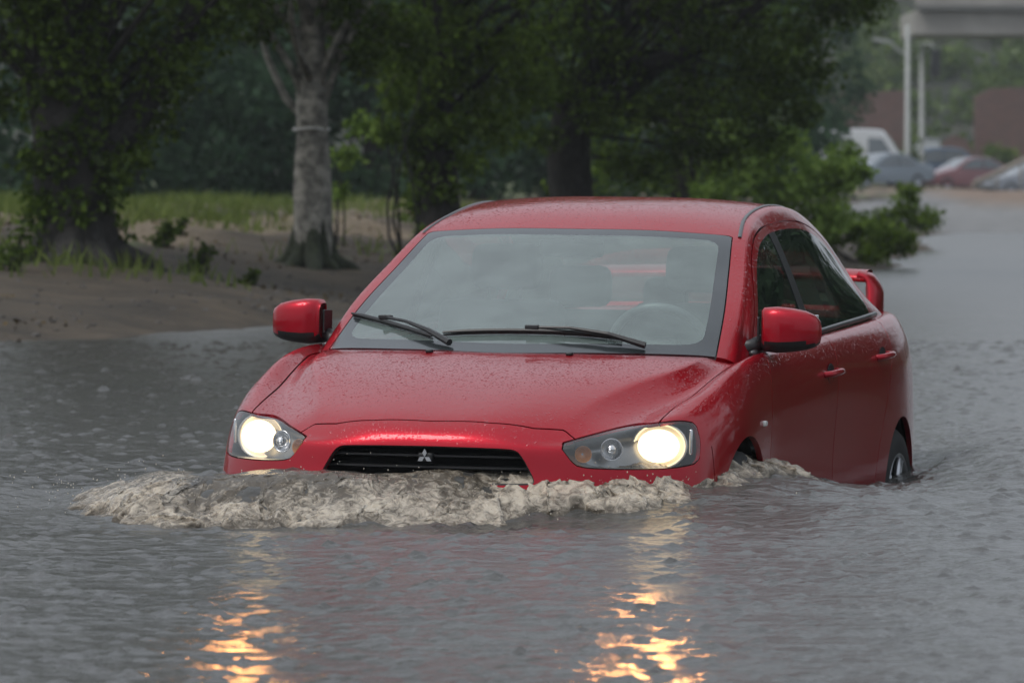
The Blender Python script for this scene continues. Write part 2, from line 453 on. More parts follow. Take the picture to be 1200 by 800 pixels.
    m=len(ev.vertices); co=np.empty(m*3); ev.vertices.foreach_get('co',co); co=co.reshape(-1,3)
    no=np.array([v.normal[:] for v in ev.vertices])
    fs=[list(p.vertices) for p in ev.polygons]
    ctr=[np.mean(co[f],axis=0)[0] for f in fs]
    fs=[f for f,c in zip(fs,ctr) if c>0]
    co[np.abs(co[:,0])<1e-4,0]=0; no[np.abs(co[:,0])<1e-4,0]=0
    bpy.data.objects.remove(o); 
    return compact(Surf(co,no,np.zeros((m,2)),fs))

BODY=body_surface()
if BODY.N[np.argmax(BODY.V[:,2])][2]<0: BODY.N*=-1; BODY.F=[f[::-1] for f in BODY.F]

def seamy(x): return np.interp(x,[0,.2,.34,.43,.5],[.108,.115,.145,.195,.22])
V_=lambda S:S.V
# wheel arches (removed)
def arch_f(S):
    d1=np.hypot((S.V[:,1]-.93)/1.0,S.V[:,2]-.315)-.365
    d2=np.hypot((S.V[:,1]-3.575)/1.0,S.V[:,2]-.315)-.362
    return np.where(S.V[:,0]>.70,np.minimum(d1,d2),1.)
_,B=split(BODY,arch_f(BODY))
# headlight lens
lens_poly=chaikin([(.545,.664),(.70,.690),(.864,.714),(1.03,.733),(1.20,.742),(1.295,.733),(1.305,.67),(1.275,.606),(1.10,.590),(.85,.588),(.66,.592),(.60,.602)],1)
def lens_f(S):
    q=np.c_[S.V[:,0]+S.V[:,1],S.V[:,2]]; f=sdpoly(q,lens_poly)
    return np.where((S.V[:,1]<.75),f,1.)
LENSs,B=split(B,lens_f(B)); 
_,B=split(B,lens_f(B)-.004)
# mouth of the grille
grille_poly=chaikin([(-.5,.657),(.28,.653),(.316,.640),(.372,.545),(.355,.53),(-.5,.53)],2)
low_poly=chaikin([(-.5,.44),(.40,.44),(.47,.25),(-.5,.25)],2)
def grille_f(S):
    q=S.V[:,[0,2]]; return np.where(S.V[:,1]<.4,np.minimum(sdpoly(q,grille_poly),sdpoly(q,low_poly)),1.)
GR,B=split(B,grille_f(B))
def top_sd(S):   # hood outline in plan
    x=S.V[:,0];y=S.V[:,1]
    poly=[(-.5,.108),(0,.108),(.2,.115),(.34,.145),(.43,.19),(.50,.16),(.705,.28),(.708,.38),(.715,.55),(.735,.80),(.748,.97),(.768,1.20),(.768,1.6),(-.5,1.6)]
    f=sdpoly(S.V[:,:2],poly); return np.maximum(f,.645-S.V[:,2])
G=.0028
SHELL=B
HOOD,R1=split(B,top_sd(B)+G); _,R1=split(R1,top_sd(R1)-G)
# doors
def lx(z,pts): return np.interp(z,[p[1] for p in pts],[p[0] for p in pts])
front_edge=lambda z:lx(z,[(1.33,.2),(1.325,.6),(1.35,.8),(1.40,.93),(1.41,1.1)])
mid_edge=lambda z:lx(z,[(2.30,.2),(2.36,.6),(2.42,.95),(2.43,1.1)])
rear_edge=lambda z:lx(z,[(2.98,.2),(3.04,.42),(3.14,.60),(3.27,.78),(3.40,.92),(3.50,1.1)])
def door_f(S,a,b):
    y=S.V[:,1];z=S.V[:,2]
    f=np.maximum(np.maximum(a(z)-y,y-b(z)),.285-z); return np.where(S.V[:,0]>.72,f,1.)
D1,R1=split(R1,door_f(R1,front_edge,mid_edge)+G)
_,R1=split(R1,door_f(R1,front_edge,mid_edge)-G)
D2,R1=split(R1,door_f(R1,mid_edge,rear_edge)+G)
_,R1=split(R1,door_f(R1,mid_edge,rear_edge)-G)
# fender
def fend_f(S):
    x,y,z=S.V.T
    front=np.where(z>.66, .33-y, .545-y)      # bumper line drops behind the lamp
    f=np.maximum(front,y-front_edge(z)); f=np.maximum(f,.60-x)
    f=np.maximum(f,.20-z)
    return f
FEN,R1=split(R1,fend_f(R1)+G); _,R1=split(R1,fend_f(R1)-G)
BUMP,R1=split(R1,R1.V[:,1]-.9)
BODYR=R1

body=surf_obj('body',BODYR,PAINT,car,.02,both=True)
hood=surf_obj('hood',HOOD,PAINT,car,.016,both=True)
bumper=surf_obj('front_bumper',BUMP,PAINT,car,.02,both=True)
# black carrier just under the panels, closes the gaps
def inner(S,d):
    return Surf(S.V-S.N*d,S.N,S.P,S.F)
sh=join(inner(SHELL,.017)); 
surf_obj('inner_shell',sh,SHADOWBLACK,car,0,both=True)
# wheel housings
for i,(yc,) in enumerate(((.93,),(3.575,))):
    for s in (1,-1):
        mb=MB(); M=Matrix.Translation((s*.50,yc,.315))@Matrix.Rotation(math.pi/2,4,'Y')
        r=.385
        if s>0: mb.lathe([(.02,0),(r-.03,0),(r,.03),(r,.34)],40,M)
        else: mb.lathe([(.02,0),(r-.03,0),(r,-.03),(r,-.34)],40,M)
        mb.build('wheel_housing',SHADOWBLACK,car,smooth=True)
sideparts={}
def sidepart(name,S,m,depth=.012):
    out=[]
    for s in (1,-1):
        out.append(surf_obj(name,S if s>0 else mirror(S),m,car,depth))
    return out
fenders=sidepart('fender',FEN,PAINT,.02)
fdoors=sidepart('front_door',D1,PAINT,.015)
rdoors=sidepart('rear_door',D2,PAINT,.015)

# --- greenhouse: tensor spline
GU=[
 [(0,.97,.945),(.36,1.03,.950),(.700,1.21,.940),(.768,1.30,.890),(.785,1.32,.86),(.795,1.33,.83),(.80,1.34,.78)],
 [(0,1.28,1.085),(.34,1.33,1.088),(.665,1.475,1.092),(.727,1.555,1.085),(.757,1.60,1.03),(.783,1.62,.95),(.80,1.62,.85)],
 [(0,1.62,1.235),(.31,1.655,1.237),(.615,1.75,1.232),(.677,1.83,1.228),(.722,1.88,1.13),(.772,1.9,.98),(.80,1.9,.86)],
 [(0,1.95,1.378),(.29,1.965,1.376),(.567,2.01,1.360),(.628,2.10,1.352),(.692,2.15,1.22),(.766,2.2,1.0),(.80,2.2,.88)],
 [(0,2.22,1.455),(.28,2.23,1.452),(.53,2.27,1.432),(.600,2.36,1.410),(.675,2.42,1.26),(.762,2.45,1.02),(.80,2.45,.9)],
 [(0,2.6,1.497),(.28,2.6,1.494),(.52,2.62,1.474),(.592,2.68,1.448),(.668,2.72,1.28),(.760,2.75,1.04),(.80,2.75,.92)],
 [(0,2.95,1.494),(.28,2.95,1.491),(.52,2.96,1.470),(.594,2.99,1.440),(.670,3.02,1.28),(.757,3.03,1.06),(.79,3.03,.94)],
 [(0,3.3,1.450),(.28,3.3,1.447),(.52,3.29,1.425),(.598,3.3,1.388),(.675,3.3,1.25),(.753,3.32,1.07),(.785,3.32,.95)],
 [(0,3.52,1.390),(.28,3.51,1.387),(.52,3.49,1.365),(.612,3.49,1.320),(.680,3.5,1.21),(.748,3.55,1.08),(.78,3.55,.96)],
 [(0,3.85,1.235),(.28,3.84,1.232),(.54,3.80,1.220),(.635,3.76,1.185),(.692,3.78,1.13),(.74,3.8,1.07),(.77,3.8,.97)],
 [(0,4.15,1.08),(.28,4.14,1.08),(.56,4.1,1.075),(.65,4.05,1.065),(.70,4.05,1.055),(.73,4.05,1.03),(.75,4.05,.96)]]
def crom(P,n):
    P=np.asarray(P,float); A=np.concatenate([[2*P[0]-P[1]],P,[2*P[-1]-P[-2]]]); out=[]
    for i in range(1,len(A)-2):
        for t in np.arange(n)/n:
            out.append(.5*((2*A[i])+(-A[i-1]+A[i+1])*t+(2*A[i-1]-5*A[i]+4*A[i+1]-A[i+2])*t*t+(-A[i-1]+3*A[i]-3*A[i+1]+A[i+2])*t**3))
    out.append(P[-1]); return np.array(out)
def greenhouse():
    nu,nv=14,12
    A=np.array(GU)                       # (11,7,3)
    A=crom(A,nu)                         # (U,7,3)
    # mirrored in v so that the centre line stays smooth
    rowsv=[]
    for r in A:
        full=np.concatenate([r[:0:-1]*np.array([-1,1,1]),r]); c=crom(full,nv); rowsv.append(c[len(c)//2:])
    G_=np.array(rowsv); U,W,_=G_.shape
    du=np.gradient(G_,axis=0); dv=np.gradient(G_,axis=1); nn=np.cross(dv,du); nn/=np.linalg.norm(nn,axis=2,keepdims=True)+1e-12
    nn[:,0,0]=0; G_[:,0,0]=0
    if nn[U//2,0,2]<0: nn=-nn
    uu,vv=np.meshgrid(np.arange(U)/nu,np.arange(W)/nv,indexing='ij')
    F=[[i*W+j,i*W+j+1,(i+1)*W+j+1,(i+1)*W+j] for i in range(U-1) for j in range(W-1)]
    return Surf(G_.reshape(-1,3),nn.reshape(-1,3),np.c_[uu.ravel(),vv.ravel()],F)
GH=greenhouse()
# consistent winding check
f0=GH.F[len(GH.F)//2]; a=GH.V[f0]; 
if np.cross(a[1]-a[0],a[2]-a[1])@GH.N[f0[0]]<0: GH.F=[f[::-1] for f in GH.F]
bv=BVHTree.FromPolygons([tuple(v) for v in GH.V],GH.F)
def ws_f(S):
    u,v=S.P.T; return np.maximum(u-2.985,(v-1.985)*.35)
def rw_f(S):
    u,v=S.P.T; return np.maximum(np.maximum(8.1-u,u-9.9),(v-1.9)*.35)*.3
WS,g=split(GH,ws_f(GH)); _,g=split(g,ws_f(g)-.008)
RW,g=split(g,rw_f(g))
glass_poly=chaikin([(1.47,.940),(1.66,1.075),(1.93,1.255),(2.10,1.330),(2.30,1.368),(2.60,1.390),(2.90,1.392),(3.15,1.362),(3.32,1.308),(3.44,1.225),(3.54,1.12),(3.57,1.065),(3.5,1.02),(2.9,.99),(1.6,.93)],2)
def sg_f(S): 
    f=sdpoly(S.V[:,1:3],glass_poly); return np.where(S.P[:,1]>2.9,f,1.)
SG,g=split(g,sg_f(g))
# door frame shut line around the glass
def shut_f(S):
    f=sdpoly(S.V[:,1:3],glass_poly)-.028; return np.where(S.P[:,1]>2.9,f,1.)
FRAME,g=split(g,shut_f(g)+.003); _,g=split(g,shut_f(g)-.003)
# windshield: clear middle and dark border
def clear_f(S):
    u,v=S.P.T
    a=np.maximum(.22-u*1.0,(u-2.80)*1.0)*.33; b=(v-1.80)*.34
    # rounded corners
    r=.07; q=np.maximum(a+r,0)**2+np.maximum(b+r,0)**2
    return np.where((a>-r)&(b>-r),np.sqrt(q)-r,np.maximum(a,b))
CLR,BRD=split(WS,clear_f(WS))
shell=surf_obj('roof_shell',g,PAINT,car,.02,both=True)
ws=surf_obj('windshield',CLR,WSGLASS,car,0,both=True)
surf_obj('windshield_border',BRD,FRIT,ws,.008,both=True)
surf_obj('rear_window',RW,REARGLASS,car,0,both=True)
# inner lining of the roof and pillars, follows the skin
lin=compact(Surf(g.V-g.N*.022,-g.N,g.P,[f[::-1] for f in g.F]))
lin,_=split(lin,.96-lin.V[:,2]); 
surf_obj('headliner',lin,HEADLINER,car,0,both=True)
def by(S,y0,y1): 
    A,_=split(S,np.maximum(y0-S.V[:,1],S.V[:,1]-y1)); return A
slope=lambda S,y:S.V[:,1]-(y-(S.V[:,2]-1.0)*.12)
SF,rest=split(SG,slope(SG,2.375)); BP,SR=split(rest,slope(rest,2.475))
SAIL,SF=split(SF,np.maximum(slope(SF,1.50)+0*SF.V[:,2],SF.V[:,1]-1.9)-(1.05-SF.V[:,2])*.0)
FF,FR_=split(FRAME,FRAME.V[:,1]-2.425)
for k,s in enumerate((1,-1)):
    mm=(lambda S:S) if s>0 else mirror
    surf_obj('window_pane',mm(SF),SIDEGLASS,fdoors[k],0)
    surf_obj('window_frame',mm(FF),PAINT,fdoors[k],.012)
    surf_obj('mirror_sail',mm(inner(SAIL,-.004)),BLACK,fdoors[k],.01)
    surf_obj('window_pane',mm(SR),SIDEGLASS,rdoors[k],0)
    surf_obj('window_frame',mm(FR_),PAINT,rdoors[k],.012)
    surf_obj('center_pillar',mm(inner(BP,-.002)),BLACK,rdoors[k],.01)
def on_gh(x,y,z,off=.0):
    """nearest greenhouse point, pushed out by off"""
    s=1 if x>=0 else -1
    c,n,i,d=bv.find_nearest(Vector((abs(x),y,z)))
    if n.z<-.5 or (n.x<-.3): n=-n
    p=c+n*off; return np.array([p.x*s,p.y,p.z])
# belt mouldings
belt=[(1.42,.952),(1.7,.968),(2.1,.990),(2.5,1.014),(2.9,1.036),(3.3,1.056),(3.62,1.076)]
for k,s in enumerate((1,-1)):
    for lo,hi,par in ((1.42,2.40,fdoors[k]),(2.43,3.62,rdoors[k])):
        ys=np.linspace(lo,hi,9); pts=[]
        for y in ys:
            z=np.interp(y,[b[0] for b in belt],[b[1] for b in belt])+.002
            pts.append(on_gh(s*.79,y,z,.010))
        MB().tube(pts,.0105,8).build('belt_moulding',TRIM,par,smooth=True)
# roof mouldings in the ditch
gi={}
for s in (1,-1):
    pts=[]
    for u in np.linspace(2.95,8.6,26):
        i=int(min(u,9.999)); nu=14; W=GH.P[:,1].max(); 
        idx=int(round(u*14))*int(round(6*12)+1)+int(round(2.13*12))
        p=GH.V[idx]+GH.N[idx]*.002; pts.append((p[0]*s,p[1],p[2]))
    mb=MB(); 
    V=[];F=[]
    for k,p in enumerate(pts):
        V+=[(p[0]-.007,p[1],p[2]+.000),(p[0]-.004*1,p[1],p[2]+.003),(p[0]+.004,p[1],p[2]+.003),(p[0]+.007,p[1],p[2]-.001)]
        if k: 
            for q in range(3): a=(k-1)*4+q; F.append([a,a+1,a+5,a+4])
    mb.add(V,F); mb.build('roof_moulding',TRIM,car,smooth=True)

# door handles, side repeater
bb=BVHTree.FromPolygons([tuple(v) for v in BODY.V],BODY.F)
def on_side(y,z,off=0.):
    c,n,i,d=bb.ray_cast(Vector((1.5,y,z)),Vector((-1,0,0))); return c.x+off
for k,s in enumerate((1,-1)):
    for yy,zz,par in ((2.28,.868,fdoors[k]),(3.20,.915,rdoors[k])):
        x0=on_side(yy,zz)
        pts=[(s*(on_side(yy-.10,zz)-.005),yy-.10,zz-.006),(s*(x0+.020),yy-.075,zz-.002),(s*(x0+.032),yy,zz+.004),(s*(x0+.027),yy+.07,zz+.006),(s*(on_side(yy+.10,zz)-.005),yy+.10,zz+.006)]
        pts=[tuple(p) for p in crom(pts,4)]
        MB().tube(pts,.0125,10).build('door_handle',PAINT,par,smooth=True)
        MB().lathe([(.0,.0),(.03,.001),(.036,.003),(.0385,.0)],24,Matrix.Translation((s*(x0+.0),yy+.0,zz-.003))@Matrix.Rotation(s*math.pi/2,4,'Y')@Matrix.Scale(1.5,4,(0,1,0))).build('handle_shade_disc',SHADOWBLACK,par,smooth=True)  # flat near-black disc paints the shade behind the handle, no hollow is cut
    yy,zz=1.185,.715; x0=on_side(yy,zz)
    o=MB().box((s*(x0+.003),yy,zz),(.014,.046,.020),.006).build('side_repeater',simple('repeater_lens',(.75,.72,.70),.15,coat=1) if s>0 else bpy.data.materials['repeater_lens'],fenders[k],smooth=True)
# washer nozzles
for x in (-.25,.25):
    c,n,i,d=bb.ray_cast(Vector((abs(x),.93,1.3)),Vector((0,0,-1)))
    MB().box((x,.93,c.z+.004),(.022,.03,.012),.004).build('washer_nozzle',BLACK,hood,smooth=True)

# grille
mb=MB()
for z in (.548,.585,.622):
    pts=[(x,np.interp(abs(x),[0,.22,.42],[.060,.070,.125]),z) for x in np.linspace(-.37,.37,15)]
    V=[];F=[]
    for k,p in enumerate(pts):
        V+=[(p[0],p[1]-.012,p[2]-.003),(p[0],p[1]-.012,p[2]+.003),(p[0],p[1]+.02,p[2]+.006),(p[0],p[1]+.02,p[2]-.006)]
        if k:
            for q in range(4): a=(k-1)*4; F.append([a+q,a+(q+1)%4,a+4+(q+1)%4,a+4+q])
    mb.add(V,F)
grille=mb.build('grille',BLACK,car)
mb=MB(); V=[];F=[]
for k,x in enumerate(np.linspace(-.43,.43,21)):
    y=np.interp(abs(x),[0,.22,.42,.52],[.11,.12,.17,.22]); V+=[(x,y,.22),(x,y,.70)]
    if k: a=2*(k-1); F.append([a,a+2,a+3,a+1])
mb.add(V,F); mb.build('grille_backing',SHADOWBLACK,grille)
# frame lip round the upper opening
mb=MB(); P=[(x,z) for x,z in grille_poly if x>-.02]
ring=[(-x,z) for x,z in P][::-1]
def lip(side):
    pts=[]
    for x,z in grille_poly:
        if x<0: continue
        c,n,i,d=bb.ray_cast(Vector((abs(x)+1e-4,-1,z)),Vector((0,1,0)))
        if c: pts.append((side*x,c.y+.010,z))
    return pts
for s in (1,-1):
    mb.tube([(0,lip(s)[0][1],lip(s)[0][2])]+lip(s) if s else [],.006,6)
mb.build('grille_surround',BLACK,grille,smooth=True)
# three-pointed chrome emblem: three rhombi round a centre
mb=MB(); cz=.618; R_=.0135
for k in range(3):
    an=math.pi/2+k*2*math.pi/3
    d=np.array([math.cos(an),math.sin(an)]); n_=np.array([-d[1],d[0]])
    h=R_; w=h*math.tan(rad(30))
    tip=d*2*h*1.0; l=d*h+n_*w; r_=d*h-n_*w; c=d*.0
    V=[(c[0],.040,cz+c[1]),(r_[0],.036,cz+r_[1]),(tip[0],.036,cz+tip[1]),(l[0],.036,cz+l[1])]
    V+=[(v[0],.028,cz+(v[2]-cz)) for v in V]
    V+=[(x*.001,.050,z) for x,y,z in []]
    mb.add(V,[[4,5,6,7],[0,1,5,4],[1,2,6,5],[2,3,7,6],[3,0,4,7]])
mb.build('emblem',CHROME,grille)
MB().box((0,.048,cz-.002),(.05,.03,.03),.006).build('emblem_mount',BLACK,grille)

# headlights
spots=[]
for s in (1,-1):
    hl=empty('headlight',(0,0,0),car)
    mm=(lambda S:S) if s>0 else mirror
    surf_obj('lens',mm(LENSs),LENS,hl,0)
    # bucket: the lens rim pushed back and closed
    S=LENSs; back=Surf(S.V*np.array([1,1,1])+np.array([-.006,.17,-.004]),S.N,S.P,S.F)
    cnt={}
    for f in S.F:
        for q in range(len(f)): cnt[(f[q],f[(q+1)%len(f)])]=1
    V=list(np.vstack([S.V-S.N*.003,back.V])); F=[[i+len(S.V) for i in f] for f in S.F]
    for (i,j) in cnt:
        if (j,i) not in cnt: F.append([i,j,j+len(S.V),i+len(S.V)])
    V=np.array(V)*np.array([s,1,1])
    mesh_obj('housing',V,F,SATIN,hl,False)
    def bowl(name,c,r,depth,m,yawo=0,n=28):
        M=Matrix.Translation((s*c[0],c[1],c[2]))@Matrix.Rotation(s*yawo,4,'Z')@Matrix.Rotation(math.pi/2,4,'X')@Matrix.Scale(1.2 if r>.05 else 1,4,(1,0,0))
        prof=[(r*math.sqrt(t),-depth*(1-t)) for t in np.linspace(.02,1,9)]+[(r*1.08,.002),(r*1.1,-.004)]
        return MB().lathe(prof,n,M).build(name,m,hl,smooth=True),M
    bowl('reflector',(.695,.428,.658),.071,.04,LAMPCHROME,.25)
    M=Matrix.Translation((s*.695,.415,.658))@Matrix.Rotation(s*.25,4,'Z')@Matrix.Rotation(math.pi/2,4,'X')@Matrix.Scale(1.25,4,(1,0,0))@Matrix.Scale(.5,4,(0,0,1))
    prof=[(.056*math.cos(t),.056*math.sin(t)) for t in np.linspace(0,math.pi/2,8)]
    MB().lathe(prof,24,M,caps=True).build('low_beam_lamp',LAMP,hl,smooth=True)
    bowl('high_beam_reflector',(.570,.275,.648),.034,.03,CHROME,.35)
    M=Matrix.Translation((s*.570,.270,.648))@Matrix.Rotation(math.pi/2,4,'X')
    MB().lathe([(.018*math.cos(t),.018*math.sin(t)) for t in np.linspace(0,math.pi/2,6)],16,M,caps=True).build('high_beam_bulb',CHROME,hl,smooth=True)
    bowl('turn_signal',(.490,.212,.632),.026,.02,AMBER,.4)
    MB().box((s*.785,.475,.672),(.012,.05,.085),.005,Matrix.Rotation(s*.5,3,'Z')).build('side_reflector',CHROME,hl,smooth=True)
    ld=bpy.data.lights.new('headlight_beam','SPOT'); ld.energy=30; ld.color=(1,.40,.12); ld.spot_size=rad(4.0); ld.spot_blend=.9; ld.shadow_soft_size=.08
    lo=bpy.data.objects.new('headlight_beam',ld); COL.objects.link(lo); lo.parent=hl
    lo.location=(s*.695,.24,.663)
    # car +forward is -Y; aim forward and a few degrees down
    lo.rotation_euler=(math.pi/2-rad(2.4),0,math.pi); lo.scale=(15,1,1)

# wheels
for (yc,) in ((.93,),(3.575,)):
    for s in (1,-1):
        w=empty('wheel',(s*.768,yc,.315),car)
        M=Matrix.Rotation(s*math.pi/2,4,'Y')
        W2=.105
        prof=[(.215,-W2),(.255,-W2-.006),(.295,-W2+.004),(.312,-W2+.022),(.317,-.05),(.319,0),(.317,.05),(.312,W2-.022),(.295,W2-.004),(.255,W2+.006),(.215,W2)]
        MB().lathe(prof,48,M).build('tyre',RUBBER,w,smooth=True)
        mb=MB(); mb.lathe([(.222,W2-.006),(.218,W2+.004),(.205,W2-.004),(.200,.02),(.19,-.05)],48,M)
        for k in range(5):
            for dd in (-.10,.10):
                a0=2*math.pi*k/5+.3; a1=a0+dd
                p0=Vector((.05*math.cos(a0),.05*math.sin(a0),W2-.022)); p1=Vector((.205*math.cos(a1),.205*math.sin(a1),W2-.012))
                mb.tube([(M@p0)[:],(M@((p0+p1)/2+Vector((0,0,.004))))[:],(M@p1)[:]],[.020,.014,.015],8)
        mb.lathe([(.062,W2-.035),(.062,W2-.016),(.05,W2-.010),(.03,W2-.006),(.001,W2-.006)],24,M)
        mb.build('rim',ALLOY,w,smooth=True)
        MB().lathe([(.135,W2-.075),(.135,W2-.07),(.04,W2-.07)],32,M).build('brake_disc',simple('brake',(.18,.17,.16),.4,metal=.8) if 'brake' not in bpy.data.materials else bpy.data.materials['brake'],w,smooth=True)

# mirrors
for s in (1,-1):
    mr=empty('side_mirror',(s*.905,1.50,1.035),car); mr.rotation_euler=(0,0,s*rad(13))
    # shell built as rounded cross-sections along x (inner -> outer)
    secs=[(-.118,.040,.052,.004,0),(-.108,.062,.064,.002,0),(-.06,.078,.069,.0,.0),(.0,.082,.066,-.002,.004),(.05,.078,.060,-.004,.010),(.085,.066,.050,-.007,.020),(.103,.045,.036,-.010,.028),(.108,.02,.018,-.012,.03)]
    V=[];F=[];n=24
    for (x,ry,rz,zc,yc) in secs:
        for k in range(n):
            t=2*math.pi*k/n; cy=abs(math.cos(t))**.55*math.copysign(1,math.cos(t)); cz2=abs(math.sin(t))**.5*math.copysign(1,math.sin(t))
            y=ry*cy
            if y>0: y*=.35
            V.append((s*x*.93,y+yc,zc+rz*1.16*cz2+(.008 if cz2<0 else 0)*(x*6)))
    for i in range(len(secs)-1):
        for k in range(n):
            a=i*n+k;b=i*n+(k+1)%n; F.append([a,b,b+n,a+n] if s<0 else [a,a+n,b+n,b])
    F.append(list(range(n))); F.append([(len(secs)-1)*n+k for k in range(n)])
    V=np.array(V)
    def mk(name,sel,m,par):
        FF_=[f for f in F if sel(np.mean(V[f],axis=0))]
        S=compact(Surf(V,np.zeros_like(V),np.zeros((len(V),2)),FF_)); return mesh_obj(name,S.V,S.F,m,par,True)
    mk('mirror_cap',lambda c:c[2]>-.046,PAINT,mr)
    mk('mirror_shaded_side',lambda c:c[2]<=-.046,BLACK,mr)  # lower faces coloured black for the shading under the red shell
    MB().box((s*-.002,.034,.002),(.185,.006,.10),.003).build('mirror_glass',CHROME,mr)
    MB().tube([(s*-.10,.01,-.045),(s*-.14,.0,-.06),(s*-.175,-.02,-.075)],[.030,.026,.034],10).build('mirror_arm',BLACK,mr,smooth=True)
    MB().box((s*-.121,.0,-.002),(.008,.058,.085),.003).build('mirror_inner_edge',BLACK,mr)

# wipers
def wiper(blade,arm,hub):
    w=empty('wiper',(0,0,0),car)
    bl=[on_gh(*p,.016) for p in blade]; 
    mb=MB()
    mb.tube(bl,[.004]+[.0075]*(len(bl)-2)+[.004],6); 
    low=[on_gh(*p,.006) for p in blade]; mb.tube(low,.004,5)
    mb.build('wiper_blade',BLACK,w)
    ar=[on_gh(*p,o) for p,o in zip(arm,(.024,.034,.030,.016))]
    mb=MB(); mb.tube(ar,[.006,.006,.009,.013],6); mb.box(tuple(ar[0]),(.05,.022,.016),.004); mb.build('wiper_arm',BLACK,w)
def lerp(a,b,n): return [tuple(np.array(a)*(1-t)+np.array(b)*t) for t in np.linspace(0,1,n)]
wiper(lerp((-.249,1.10,.995),(.385,1.13,.985),9),lerp((.068,1.12,1.0),(.47,1.11,.955),4),None)
wiper(lerp((-.665,1.40,1.045),(-.28,1.08,.975),8),lerp((-.50,1.28,1.02),(-.20,1.02,.955),4),None)

# rear spoiler
V=[];F=[];n=14; secs=[]
for x in np.linspace(-.585,.585,25):
    e=abs(x)/.585; secs.append((x,4.39-.05*e**3,1.222-.012*e**2,.080-.01*e,.024))
for (x,y,z,ry,rz) in secs:
    for k in range(n):
        t=2*math.pi*k/n; V.append((x,y+ry*math.cos(t)*1.2,z+rz*math.sin(t)+.012*math.cos(t)))
for i in range(len(secs)-1):
    for k in range(n):
        a=i*n+k;b=i*n+(k+1)%n;F.append([a,a+n,b+n,b])
mb=MB().add(V,F)
for s in (1,-1):
    V=[];F=[]
    path=[(.555,4.340,1.214,.085,.025),(.590,4.345,1.200,.088,.030),(.608,4.345,1.165,.095,.032),(.614,4.34,1.115,.105,.032),(.612,4.33,1.03,.12,.032)]
    path=crom(path,4)
    for q,(x,y,z,ry,rx) in enumerate(path):
        for k in range(n):
            t=2*math.pi*k/n; tilt=1-min(1,max(0,(1.222-z)/.06))
            V.append((s*(x+rx*math.sin(t)*(1-tilt)),y+ry*math.cos(t),z+rx*math.sin(t)*tilt))
    for i in range(len(path)-1):
        for k in range(n):
            a=i*n+k;b=i*n+(k+1)%n;F.append([a,a+n,b+n,b] if s>0 else [a,b,b+n,a+n])
    mb.add(V,F)
mb.build('rear_spoiler',PAINT,car,smooth=True)

# interior
def seat(x,y,name='seat',w=.48):
    st=empty(name,(x,y,.0),car)
    M=Matrix.Rotation(rad(18),3,'X')
    mb=MB(); mb.box((0,.10,.82),(w,.13,.60),.05,Matrix.Rotation(rad(-14),3,'X')); mb.build('seat_back',CLOTH,st,smooth=True)
    MB().box((0,-.20,.50),(w,.50,.14),.05).build('seat_cushion',CLOTH,st,smooth=True)
    mb=MB(); mb.box((0,.215,1.235),(.27,.10,.17),.045,Matrix.Rotation(rad(-10),3,'X'))
    for q in (-.06,.06): mb.tube([(q,.17,1.08),(q,.20,1.2)],.007,6)
    mb.build('headrest',CLOTH,st,smooth=True)
seat(.37,2.15); seat(-.37,2.15)
rb=empty('rear_bench',(0,3.2,0),car)
MB().box((0,.0,.80),(1.28,.14,.56),.06,Matrix.Rotation(rad(-18),3,'X')).build('bench_back',CLOTH,rb,smooth=True)
for x,h,wd in ((-.34,1.16,.25),(0,1.12,.18),(.34,1.16,.25)): MB().box((x,.13,h),(wd,.09,.16),.045).build('headrest',CLOTH,rb,smooth=True)
MB().box((0,1.42,.86),(1.44,.62,.16),.06,Matrix.Rotation(rad(5),3,'X')).build('dashboard',simple('dash_plastic',(.03,.032,.034),.6,bump=.0005,bscale=200),car,smooth=True)
MB().box((0,3.72,1.03),(1.30,.5,.03),.01).build('parcel_shelf',CLOTH,car)
MB().box((0,2.4,.30),(1.50,3.0,.05),.01).build('cabin_floor',SHADOWBLACK,car)
sw=empty('steering_wheel',(.36,1.80,.935),car); sw.rotation_euler=(rad(-65+180),0,0)
mb=MB(); pts=[(.185*math.cos(t),.185*math.sin(t),0) for t in np.linspace(0,2*math.pi,41)]; mb.tube(pts,.016,8,caps=False); mb.build('wheel_ring',simple('wheel_leather',(.05,.052,.055),.4),sw,smooth=True)
mb=MB(); mb.box((0,0,.0),(.14,.11,.05),.02); 
for an in (0,math.pi,-math.pi/2): mb.tube([(0,0,0),(.18*math.cos(an),.18*math.sin(an),0)],[.025,.014],8)
mb.build('wheel_hub',BLACK,sw,smooth=True)
im=empty('interior_mirror',(-.03,2.0,1.305),car)
MB().box((0,.0,.0),(.24,.035,.062),.014).build('mirror_body',BLACK,im,smooth=True)
MB().tube([(0,0,.02),(.0,-.0,.07)],.012,8).build('mirror_stem',BLACK,im,smooth=True)
MB().box((-.02,2.06,1.372),(.46,.16,.02),.008,Matrix.Rotation(rad(14),3,'X')).build('sun_visor_band',HEADLINER,car)

# ------------------------------------------------------------------ terrain
shore=[(-40,-60),(-13.4,0),(-3.5,36),(-.75,46),(4.3,64.5),(8.37,108.8),(13,150),(24,240)]
def shx(y): return np.interp(y,[p[1] for p in shore],[p[0] for p in shore])
def bank_p(x,y): return (shx(y)-x)*.93
